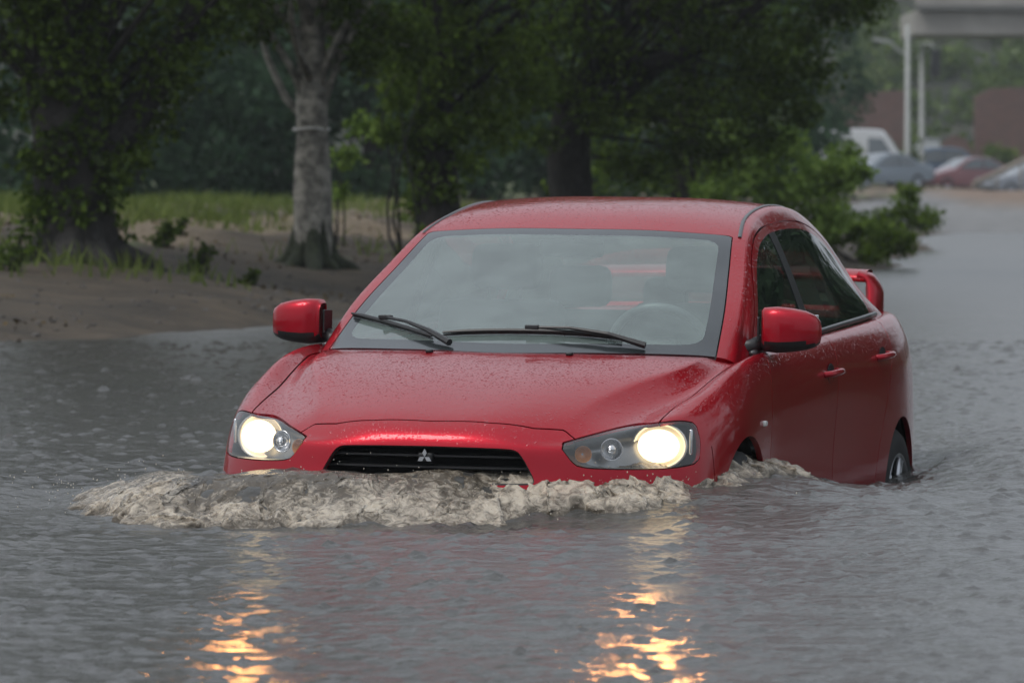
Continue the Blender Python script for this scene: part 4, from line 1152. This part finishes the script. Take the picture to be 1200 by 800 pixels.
# roadside bushes on the right
bushy('road_bush','bright green branching bush beside the road behind the car roof',wx(905,66),66,[(-.7,0,.65,.42,520),(-.2,0,.9,.45,560),(.3,-.1,.75,.45,560),(.75,0,1.0,.38,420),(.15,0,1.3,.40,460),(-.45,.1,1.35,.4,420),(.85,-.1,1.0,.26,300),(.6,-.2,.45,.4,420),(-1.1,0,.4,.4,420),(.0,-.2,.35,.4,420),(1.08,0,1.0,.15,110)],14,.09,LEAF_LIGHT,71)
bushy('road_bush','low mixed-green bush at the water edge right of the car roof',wx(1010,67),67,[(-.45,0,.35,.30,420),(-.1,0,.45,.32,420),(.25,-.1,.38,.32,420),(.5,0,.30,.25,300),(-.7,0,.25,.3,300),(.1,-.2,.15,.25,300)],12,.08,LEAF_MID,72)
bushy('road_bush','farthest dark-green bush standing beside the lamp post foot',wx(1062,84),84,[(-.3,0,.4,.33,380),(.0,0,.55,.36,380),(.3,-.1,.45,.3,320),(.05,0,.85,.22,200),(-.6,0,.3,.3,300)],12,.09,LEAF_MID,73)
bushy('road_bush','upright pale-leaved shrub seen above the rear side window',wx(968,72),72,[(0,0,.5,.4,360),(.1,0,.95,.35,320),(-.25,0,1.1,.3,240),(.3,0,1.35,.25,190)],10,.09,LEAF_LIGHT,74)
# small weeds on the bank
for k,(u,d,h,lb) in enumerate(((190,50,.30,'small dark weed on the sand, second from the broad tree'),(235,47,.30,'dark weed tuft at the bank edge between the two main trunks'),(208,53,.22,'tiny spindly weed standing on the sandy rise'),(20,44,.42,'leafy weed at the far left beside the broad trunk'),(290,46,.16,'low flat weed just left of the pale trunk roots'))):
    bushy('weed',lb,wx(u,d),d,[(0,0,h*.55,h*.45,90),(.05,0,h*.9,h*.3,50),(-.06,0,h*.35,h*.4,60)],6,.055,LEAF_DARK,80+k,'weed','weeds on the bank')
# grass on the bank: one mass
g=np.random.default_rng(90); n=90000
gy_=g.uniform(38,84,n); gp=g.uniform(.4,20,n); gx_=shx(gy_)-gp/.93
dens=np.clip((gp>3)*sstep(5.0,9.5,gp+1.6*fbm(gx_*.35,gy_*.18,4))+.16*(gp>1.2)*sstep(.0,.6,fbm(gx_*.9+5,gy_*.5,3))+.9*np.exp(-(((gx_-wx(60,46))/1.1)**2+((gy_-45.4)/1.2)**2)),0,1)
keep=(g.random(n)<dens)&(np.abs(gx_/gy_)<.16); gx_,gy_=gx_[keep],gy_[keep]; n=len(gx_); gzv=ground_z(gx_,gy_)
h=g.uniform(.07,.24,(n,1)); w=g.uniform(.008,.016,(n,1)); an=g.uniform(0,2*math.pi,n); lean=g.normal(size=(n,2))*.35
c=np.c_[gx_,gy_,gzv-.02]; s_=np.c_[np.cos(an),np.sin(an),0*an]*w; tip=c+np.c_[lean*h,h[:,0]]; midp=c+np.c_[lean*h*.35,h[:,0]*.55]
V=np.stack([c-s_,c+s_,midp+s_*.7,tip,midp-s_*.7],1).reshape(-1,3)
grass=quads_obj('grass',V,np.arange(n*5).reshape(-1,5),leaf_mat('grass_blades',(.07,.11,.02),(.20,.24,.07),.4),smooth=False); tag(grass,'long pale green grass on the bank behind the tree trunks','grass',kind='stuff')
# leaf litter and clods on the bare earth
n=9000; ly=g.uniform(37,66,n); lp=g.uniform(.15,11,n); lxx=shx(ly)-lp/.93; lz=ground_z(lxx,ly)
kk=(np.abs(lxx/ly)<.14)&(fbm(lxx*.7,ly*.5,3)>-.15); lxx,ly,lz=lxx[kk],ly[kk],lz[kk]; n=len(lxx)
an=g.uniform(0,6.28,n); r=g.uniform(.010,.032,n); a1=np.c_[np.cos(an)*r,np.sin(an)*r,g.normal(size=n)*r*.5]; a2=np.c_[-np.sin(an)*r*.6,np.cos(an)*r*.6,g.normal(size=n)*r*.5]
c=np.c_[lxx,ly,lz+.006]
litter=quads_obj('leaf_litter',np.stack([c-a1,c-a2,c+a1,c+a2],1).reshape(-1,3),np.arange(n*4).reshape(-1,4),leaf_mat('dead_leaves',(.020,.014,.008),(.13,.095,.045),.1),smooth=False); tag(litter,'dead leaves and twigs lying over the muddy bank','leaf litter',kind='stuff')
# debris: small stones on the muddy edge
n=420; VV=[];FF2=[];q=0
for k in range(n):
    y=g.uniform(37,52); p=abs(g.normal(0,1.6))+.02; x=shx(y)-p/.93; z=gz(x,y); r=g.uniform(.008,.028)
    VV.append(iv*np.array([r*1.3,r,r*.6])*g.uniform(.7,1.3,(len(iv),1))+[x,y,z]); FF2.append(iff+q); q+=len(iv)
st=quads_obj('gravel',np.vstack(VV),np.vstack(FF2),simple('pebble',(.06,.055,.05),.8,var=.5),smooth=False); tag(st,'scattered pebbles along the muddy water edge','gravel',kind='stuff')

# background wood behind the bank
for k,(u,d,hh,rr_) in enumerate(((-40,88,5.2,2.6),(150,92,5.0,2.6),(300,98,5.4,2.8),(430,95,4.6,2.4),(560,102,5.4,2.8),(700,108,5.5,2.8),(820,120,6.0,3.0),(890,150,6.6,3.0))):
    g=np.random.default_rng(600+k); x=wx(u,d); root=empty('far_tree',(x,d,gz(x,d)-.1))
    lbs=['first','second','third','fourth','fifth','sixth','seventh','eighth']
    tag(root,f'{lbs[k]} from the left of the dim blue-green trees standing beyond the grass','tree','dim trees beyond the grass')
    MB().tube([(0,0,0),(.1,0,1.2),(.0,.1,hh*.8)],[.2,.16,.05],9).build('trunk',BARK_DARK,root,smooth=True)
    cl=[]
    for q in range(80):
        a=g.uniform(0,6.28); zz=g.uniform(.25,hh); rad_=rr_*math.sqrt(g.random())*(1-.35*(zz/hh)**2)
        cl.append((rad_*math.cos(a),rad_*math.sin(a),zz,g.uniform(.5,.9),150))
    leaves('crown',cl,.17,LEAF_FAR,root,700+k)
# trees on the other side of the road (right of the frame, seen in the paint and the water)
for k,(x,y) in enumerate(((6.8,26),(8.6,32),(11.0,39),(14,48))):
    g=np.random.default_rng(800+k); root=empty('roadside_tree',(x,y,gz(x,y)-.1))
    tag(root,['nearest','second','third','farthest'][k]+' tree lining the right-hand side of the flooded road','tree','trees right of the road')
    MB().tube([(0,0,0),(.1,0,1.5),(.0,.1,6)],[.28,.22,.08],10).build('trunk',BARK_DARK,root,smooth=True)
    cl=[]
    for q in range(95):
        a=g.uniform(0,6.28); zz=g.uniform(.3,9); rad_=3.0*math.sqrt(g.random())*(1-.4*(zz/8.5)**2)
        cl.append((rad_*math.cos(a),rad_*math.sin(a),zz,g.uniform(.6,1.0),90))
    leaves('crown',cl,.26,LEAF_FAR,root,820+k)

for k,(x,y) in enumerate(((-11,-30),(-5.5,-34),(.5,-37),(6.5,-35),(12,-31))):  # unseen trees added behind the camera to darken what the front bumper reflects
    g=np.random.default_rng(900+k); root=empty('added_tree',(x,y,gz(x,y)-.1))
    tag(root,['first','second','third','fourth','fifth'][k]+' from the left of the unseen trees added behind the camera to darken the paint reflections','tree','unseen trees added behind the camera')
    MB().tube([(0,0,0),(.1,0,1.5),(.0,.1,6)],[.28,.22,.08],10).build('trunk',BARK_DARK,root,smooth=True)
    cl=[]
    for q in range(90):
        a=g.uniform(0,6.28); zz=g.uniform(.3,9); rad_=3.4*math.sqrt(g.random())*(1-.4*(zz/9)**2)
        cl.append((rad_*math.cos(a),rad_*math.sin(a),zz,g.uniform(.6,1.0),90))
    leaves('crown',cl,.28,LEAF_FAR,root,920+k)

# ------------------------------------------------------------------ far background: hill, wall, overpass, lamps, parked vehicles
def hill_z(x,y):
    r=sstep(262,330,y+.0*x)
    return -.6+r*(14+.03*np.clip(-x,-50,200))+fbm(x*.05,y*.05,4)*2.2*r+fbm(x*.3,y*.3,3)*.4*r
hx=lines([(-220,-40,6),(-40,60,1.0),(60,220,6)]); hy=lines([(255,340,1.2),(340,420,8)])
hm=simple('hill_scrub',(.028,.042,.022),.95,var=.6,scale=.25,col2=(.050,.050,.034),bump=.5,bscale=1.2)
hill=grid_sheet('hill',hx,hy,hill_z,hm); tag(hill,kind='structure')
g=np.random.default_rng(91); cl=[]
for k in range(260):
    x=g.uniform(-6,48); y=g.uniform(268,325); z=float(hill_z(np.array([x]),np.array([y]))[0]); cl.append((x,y,z+.4,g.uniform(.9,2.2),110))
for k in range(50):
    x=g.uniform(17,34); y=g.uniform(286,304); z=float(hill_z(np.array([x]),np.array([y]))[0]); cl.append((x,y,z+.6,g.uniform(.9,2.0),110))
hb=leaves('hill_undergrowth',cl,.5,leaf_mat('scrub',(.03,.06,.018),(.13,.18,.04)),None,92); tag(hb,'mass of shrubs covering the hillside behind the parked cars','undergrowth',kind='stuff')
# reddish retaining walls
BRICK=simple('brick_wall',(.20,.085,.065),.85,var=.25,scale=1.5)
def brickmat():
    m,nt,out=mat('red_brick'); p=N(nt,'ShaderNodeBsdfPrincipled',inp={'Roughness':.85}); L(nt,p.outputs[0],out.inputs[0]); tc=N(nt,'ShaderNodeTexCoord')
    b=N(nt,'ShaderNodeTexBrick',inp={'Scale':1.6,'Color1':(.13,.060,.050,1),'Color2':(.095,.050,.042,1),'Mortar':(.11,.09,.08,1),'Mortar Size':.02}); mp=N(nt,'ShaderNodeMapping'); mp.inputs['Rotation'].default_value=(math.pi/2,0,0)
    L(nt,tc.outputs['Object'],mp.inputs[0]); L(nt,mp.outputs[0],b.inputs['Vector']); L(nt,b.outputs[0],p.inputs['Base Color']); return m
BR=brickmat()
def Wp(u,v,d): return ((u-600)/FPX*d, CAMZ-(v-205)/FPX*d)
def wall(name,label,pts,d,th,parent=None):
    P=[Wp(u,v,d) for u,v in pts]; mb=MB(); mb.prism(P,0,th); root=mb.build(name,BR); root.location=(0,d,0); tag(root,label,'wall')
    top=[p for p in P]
    return root
wall('brick_wall','tall dull red brick retaining wall at the right edge behind the silver car',[(1142,238),(1142,114),(1160,104),(1260,100),(1260,238)],262,.6)
wall('brick_wall','lower red brick wall segment with a rounded top behind the lamp posts',[(1096,238),(1099,182),(1106,166),(1118,158),(1132,163),(1142,182),(1146,238)],261,.6)
wall('brick_wall','faint dark red wall high on the hillside left of the lamp posts',[(975,196),(975,110),(1062,106),(1062,196)],266,.6)
# overpass
CONC=simple('concrete',(.27,.255,.235),.85,var=.15,scale=.6,bump=.02,bscale=3)
ov=empty('overpass',(0,236,0)); tag(ov,'beige concrete overpass crossing above the lamp posts at top right','overpass')
x0,z0=Wp(1068,42,236); x1,z1=Wp(1068,14,236)
MB().box((x0+20,3,(z0+z1)/2),(40,8,z1-z0),.04).build('girder',CONC,ov)
MB().box((x0+20.2,-.9,z1+.11),(40,1.0,.22),.03).build('deck_edge',simple('concrete_dark',(.10,.10,.095),.8),ov)
MB().box((x0+20.1,-.6,z1+.75),(40,.3,1.05),.03).build('parapet',CONC,ov)
for xx in (x0+9.5,x0+26): MB().box((xx,3,(z0-.2)/2+.0),(1.2,3,z0+.2),.05).build('pier',CONC,ov)
MB().box((x0+.4,3.0,(z0)/2-.1),(.8,7.6,z0-.02),.03).build('abutment',CONC,ov) if False else None
# lamp posts
POLE=simple('pole_paint',(.28,.29,.28),.5,metal=.0)
def lamp(u,d,top_v,label,arms):
    x=wx(u,d); g0=gz(x,d); zt=Wp(u,top_v,d)[1]
    r=empty('lamp_post',(x,d,g0)); tag(r,label,'lamp post')
    MB().tube([(0,0,-.1),(0,0,1.2),(0,0,1.25),(0,0,zt-g0)],[.17,.15,.12,.09],12).build('pole',POLE,r,smooth=True)
    for (dx,zz,up) in arms:
        zc=zz-g0; MB().tube(crom([(0,0,zc-.35),(dx*.5,0,zc-.12),(dx,0,zc+up)],5),.05,8).build('arm',POLE,r,smooth=True)
        V=MB().box((dx+math.copysign(.32,dx),0,zc+up+.02),(.75,.28,.13),.05,Matrix.Rotation(-.18*math.copysign(1,dx),3,'Y')).build('lamp_head',POLE,r,smooth=True)
lamp(1063,232,30,'taller left one of the two white lamp posts, single arm to the left',[(-.75,Wp(0,56,232)[1],.25)])
lamp(1080,238,52,'shorter right lamp post with one bright lamp head pointing right',[(.45,Wp(0,54,238)[1],.1)])
# traffic signal hanging right of the second post
x,z=Wp(1096,75,233); ts=empty('traffic_signal',(x,233,z)); tag(ts,'dark traffic signal box hanging beside the right lamp post','traffic signal')
MB().box((0,0,0),(.42,.28,1.15),.04).build('signal_box',BLACK,ts)
for q in (.36,0,-.36): MB().lathe([(.0,-.03),(.12,-.02),(.13,.12),(.135,.12)],14,Matrix.Translation((0,-.14,q))@Matrix.Rotation(math.pi/2,4,'X')).build('signal_lens',simple('signal_glass',(.03,.03,.03),.2) if 'signal_glass' not in bpy.data.materials else bpy.data.materials['signal_glass'],ts,smooth=True)
MB().tube([(0,0,.55),(-.2,.1,.85),(-.55,4.5,.9)],.04,6).build('bracket',POLE,ts,smooth=True)
# utility cabinet
x=wx(1084,246); cb=empty('utility_cabinet',(x,246,gz(x,246))); tag(cb,'white upright utility cabinet behind the right lamp post foot','cabinet')
zt=Wp(0,164,246)[1]-gz(x,246)
MB().box((0,0,zt/2),(1.25,.8,zt),.04).build('cabinet_body',simple('cabinet_white',(.60,.62,.62),.5),cb)
MB().box((0,-.41,zt*.55),(1.0,.03,zt*.7),.01).build('cabinet_door',simple('cabinet_white2',(.55,.57,.57),.5),cb)
MB().box((0,0,zt+.04),(1.35,.9,.08),.02).build('cabinet_roof',simple('cabinet_grey',(.4,.41,.41),.5),cb)
# parked vehicles
GLASSD=simple('car_glass_far',(.06,.075,.085),.08,coat=1)
def lathe_wheel(par,x,y,r,s):
    w=empty('wheel',(x,y,r),par); M=Matrix.Rotation(s*math.pi/2,4,'Y') 
    M=Matrix.Rotation(math.pi/2,4,'X') if s==0 else M
    MB().lathe([(r*.62,-.1),(r*.95,-.1),(r,-.07),(r,.07),(r*.95,.1),(r*.62,.1)],20,M).build('tyre',RUBBER,w,smooth=True)
    MB().lathe([(r*.62,.08),(r*.5,.06),(.02,.085)],16,M).build('rim',ALLOY,w,smooth=True)
def profile_car(name,label,x,y,rot,paint,side,roofz,W,length,glass,wheels,cat='car',lamps=None,belt=.9):
    """side profile in (length, z), lofted across the width with tumblehome"""
    root=empty(name,(x,y,gz(x,y)+.0)); root.rotation_euler=(0,0,rot); tag(root,label,cat,'vehicles parked beyond the flood')
    P=[p for p in chaikin(side,2)]; n=len(P); V=[];F=[]
    secs=[(-W/2,.93),(-W/2*.97,.985),(-W/2*.86,1.0),(0,1.01),(W/2*.86,1.0),(W/2*.97,.985),(W/2,.93)]
    for (w,s_) in secs:
        for q in P:
            zz=q[1]; tw=w*(1-.22*max(0,(zz-belt)/(roofz-belt))) ; cx_=length/2
            V.append((cx_+(q[0]-cx_)*(s_ if zz>.3 else s_),tw,zz*s_ if zz>.5 else zz))
    for i in range(len(secs)-1):
        for k in range(n): a=i*n+k;b=i*n+(k+1)%n;F.append([a,b,b+n,a+n])
    F.append(list(range(n))[::-1]);F.append([(len(secs)-1)*n+k for k in range(n)])
    V=[(v[0]-length/2,v[1],v[2]) for v in V]
    body=MB().add(V,F).build('body',paint,root,angle=40)
    for gp in glass:
        G0=[(q[0]-length/2,q[1]) for q in gp['p']]
        if gp['k']=='side':
            for s in (-1,1):
                V=[];m_=len(G0)
                for off in (.012,-.03):
                    for q in G0:
                        tw=W/2*(1-.22*max(0,(q[1]-belt)/(roofz-belt)))+off*1.0
                        V.append((q[0],s*tw,q[1]))
                F=[list(range(m_)) if s<0 else list(range(m_))[::-1]]+[[i_,(i_+1)%m_,m_+(i_+1)%m_,m_+i_] for i_ in range(m_)]
                MB().add(V,F).build('side_window',GLASSD,root)
        else:
            (xa,za),(xb,zb)=G0; wa=W/2*.80;wb=W/2*.66; nrm=Vector((zb-za,0,-(xb-xa))).normalized(); 
            if nrm.z<0: nrm=-nrm
            o_=nrm*.02
            V=[(xa,-wa,za),(xa,wa,za),(xb,wb,zb),(xb,-wb,zb)]; V=[tuple(Vector(v)+o_) for v in V]+[tuple(Vector(v)-o_) for v in V]
            MB().add(V,[[0,1,2,3],[4,7,6,5],[0,4,5,1],[1,5,6,2],[2,6,7,3],[3,7,4,0]]).build(gp['n'],GLASSD,root)
    for wx_,r in wheels:
        for s in (-1,1): 
            w=empty('wheel',(wx_-length/2,s*(W/2-.09),r),root); M=Matrix.Rotation(-s*math.pi/2,4,'X')
            MB().lathe([(r*.62,-.1),(r*.95,-.1),(r,-.07),(r,.07),(r*.95,.1),(r*.62,.1)],20,M).build('tyre',RUBBER,w,smooth=True)
            MB().lathe([(r*.62,.08),(r*.5,.06),(.02,.085)],16,M).build('rim',ALLOY,w,smooth=True)
    if lamps:
        for s in (-1,1): 
            MB().box((-length/2+.08,s*W*.37,.72),(.14,.34,.13),.03).build('headlight',CHROME,root,smooth=True)
            MB().box((length/2-.10,s*W*.37,.80),(.14,.30,.14),.03).build('tail_light',simple('tail_red',(.35,.01,.01),.2,coat=1) if 'tail_red' not in bpy.data.materials else bpy.data.materials['tail_red'],root,smooth=True)
    return root
sedan=[(0,.25),(-.02,.5),(.05,.68),(.9,.90),(1.25,.95),(2.05,1.40),(2.4,1.46),(3.1,1.44),(3.85,1.05),(4.45,1.0),(4.55,.6),(4.5,.28)]
sg=[{'k':'side','p':[(1.5,.97),(2.12,1.33),(2.4,1.38),(2.62,1.38),(2.62,.97)]},{'k':'side','p':[(2.68,.97),(2.68,1.38),(3.05,1.36),(3.55,1.06),(3.5,.98)]},{'k':'f','n':'windshield','p':[(1.28,.96),(2.0,1.37)]},{'k':'f','n':'rear_window','p':[(3.82,1.07),(3.18,1.40)]}]
SILV=simple('silver_paint',(.17,.18,.20),.3,metal=.5,coat=1,var=.03)
SILV2=simple('pale_blue_paint',(.13,.16,.19),.3,metal=.4,coat=1,var=.03)
REDF=simple('dull_red_paint',(.16,.022,.028),.35,coat=1,var=.05)
WHITEP=simple('white_van_paint',(.44,.45,.47),.4,coat=.6,var=.04)
BLUEP=simple('blue_paint',(.03,.08,.16),.4,coat=.8,var=.05)
d=240
profile_car('parked_car','pale silver-blue parked car half hidden by the roadside bush',wx(1030,228),228,rad(35),SILV2,sedan,1.46,1.75,4.5,sg,((.85,.31),(3.6,.31)),lamps=True)
profile_car('parked_car','small dull red parked car to the right of the lamp posts',wx(1132,238),238,rad(25),REDF,sedan,1.46,1.72,4.5,sg,((.85,.31),(3.6,.31)),lamps=True)
profile_car('parked_car','silver parked car at the right edge in front of the brick wall',wx(1210,232),232,rad(20),SILV,sedan,1.46,1.75,4.5,sg,((.85,.31),(3.6,.31)),lamps=True)
van=[(0,.25),(-.02,.7),(.1,1.0),(.65,1.25),(1.35,2.2),(1.6,2.42),(5.3,2.45),(5.4,2.3),(5.4,.3)]
profile_car('white_van','large white van parked facing right with sloping nose behind the bushes',wx(1003,247),247,rad(172),WHITEP,van,2.45,2.0,5.4,[{'k':'side','p':[(1.0,1.3),(1.45,2.0),(2.1,2.05),(2.1,1.3)]},{'k':'f','n':'windshield','p':[(.72,1.36),(1.34,2.16)]}],((1.0,.34),(4.4,.34)),'van',belt=1.3)
hatch=[(0,.25),(-.02,.6),(.06,.85),(.7,1.05),(1.35,1.62),(1.8,1.74),(3.3,1.72),(3.9,1.1),(3.95,.3)]
profile_car('blue_hatchback','dark blue parked hatchback just right of the lamp post foot',wx(1090,244),244,rad(15),BLUEP,hatch,1.74,1.7,3.95,[{'k':'side','p':[(1.05,1.12),(1.5,1.55),(1.9,1.62),(2.3,1.62),(2.3,1.12)]},{'k':'side','p':[(2.36,1.12),(2.36,1.62),(3.2,1.6),(3.5,1.14)]},{'k':'f','n':'windshield','p':[(.72,1.08),(1.34,1.6)]}],((.8,.31),(3.2,.31)),lamps=True)
# sloping rail above the silver car
x,z=Wp(1165,222,225); rl=empty('sloping_rail',(x,225,0)); tag(rl,'brownish sloping handrail rising to the right above the parked cars','handrail')
za=Wp(0,216,225)[1]; zb=Wp(0,176,225)[1]; xb=wx(1225,225)-x; xa=wx(1140,225)-x
MB().tube([(xa,0,za),(xb,0,zb)],.11,8).build('rail',simple('rail_paint',(.20,.17,.14),.6),rl,smooth=True)
for t in (0,.33,.66,1): MB().tube([(xa+(xb-xa)*t,0,gz(x+xa+(xb-xa)*t,225)-.05),(xa+(xb-xa)*t,0,za+(zb-za)*t)],.05,8).build('baluster',simple('rail_paint2',(.20,.17,.14),.6) if 'rail_paint2' not in bpy.data.materials else bpy.data.materials['rail_paint2'],rl,smooth=True)
bushy('verge_shrub','dark green conical shrub between the white van and the cabinet',wx(1068,236),236,[(0,0,.8,.6,260),(0,0,1.5,.5,200),(0,0,2.1,.35,120)],6,.22,LEAF_MID,75)
bushy('verge_shrub','round dark shrub in front of the tall brick wall',wx(1172,256),256,[(0,0,1.2,.8,260),(.3,0,1.9,.6,160),(-.4,0,2.1,.5,120)],6,.25,LEAF_MID,76)

# ------------------------------------------------------------------ haze
hz=mesh_obj('haze',[(-120,-40,-3),(120,-40,-3),(120,440,-3),(-120,440,-3),(-120,-40,26),(120,-40,26),(120,440,26),(-120,440,26)],[[0,3,2,1],[4,5,6,7],[0,1,5,4],[1,2,6,5],[2,3,7,6],[3,0,4,7]],None,None,False)
m,nt,out=mat('rain_haze'); v=N(nt,'ShaderNodeVolumePrincipled',inp={'Color':(.86,.90,.93,1),'Density':.0004,'Anisotropy':.3}); L(nt,v.outputs[0],out.inputs['Volume']); hz.data.materials.append(m); tag(hz,'thin grey rain haze hanging over the whole street','haze',kind='stuff')

# ------------------------------------------------------------------ sky and light
world=bpy.data.worlds.new('World'); scene.world=world; world.use_nodes=True; nt=world.node_tree
for n_ in list(nt.nodes): nt.nodes.remove(n_)
out=N(nt,'ShaderNodeOutputWorld'); bg=N(nt,'ShaderNodeBackground',inp={'Strength':.14}); sky=N(nt,'ShaderNodeTexSky',sky_type='NISHITA')
sky.sun_disc=False; sky.sun_elevation=rad(58); sky.sun_rotation=rad(238); sky.air_density=1.3; sky.dust_density=6; sky.ozone_density=1.0
hs=N(nt,'ShaderNodeHueSaturation',inp={'Saturation':.42,'Value':1.0}); L(nt,sky.outputs[0],hs.inputs['Color']); 
tcw=N(nt,'ShaderNodeTexCoord'); sxw=N(nt,'ShaderNodeSeparateXYZ'); L(nt,tcw.outputs['Generated'],sxw.inputs[0])
cn=N(nt,'ShaderNodeTexNoise',inp={'Scale':2.2,'Detail':5.0}); L(nt,tcw.outputs['Generated'],cn.inputs['Vector'])
mrw=N(nt,'ShaderNodeMapRange',inp={1:0.0,2:1.0,3:3.7,4:6.4}); L(nt,sxw.outputs[2],mrw.inputs[0])
mcn=N(nt,'ShaderNodeMapRange',inp={1:.3,2:.7,3:.88,4:1.12}); L(nt,cn.outputs[0],mcn.inputs[0])
mmw=N(nt,'ShaderNodeMath',operation='MULTIPLY'); L(nt,mrw.outputs[0],mmw.inputs[0]); L(nt,mcn.outputs[0],mmw.inputs[1])
cw=N(nt,'ShaderNodeVectorMath',operation='SCALE'); cw.inputs[0].default_value=(.86,.94,1.05); L(nt,mmw.outputs[0],cw.inputs['Scale'])
mxw=N(nt,'ShaderNodeMix',data_type='RGBA',inp={0:.80}); L(nt,hs.outputs[0],mxw.inputs[6]); L(nt,cw.outputs[0],mxw.inputs[7]); L(nt,mxw.outputs[2],bg.inputs[0]); L(nt,bg.outputs[0],out.inputs[0])
sd=bpy.data.lights.new('sun','SUN'); sd.energy=1.4; sd.angle=rad(25); sd.color=(1,.97,.93); so=bpy.data.objects.new('sun',sd); COL.objects.link(so)
el,az=rad(58),rad(238); dirv=Vector((math.sin(az)*math.cos(el),math.cos(az)*math.cos(el),math.sin(el))); so.rotation_euler=dirv.to_track_quat('Z','Y').to_euler()
vs=scene.view_settings; vs.view_transform='Standard'; vs.look='None'; vs.gamma=1; vs.use_curve_mapping=False; vs.exposure=.2
c=scene.cycles; c.max_bounces=8; c.transparent_max_bounces=12; c.volume_bounces=0; c.glossy_bounces=4; c.diffuse_bounces=3; c.caustics_reflective=False; c.caustics_refractive=False
c.use_denoising=True; c.sample_clamp_indirect=6; c.volume_max_steps=64
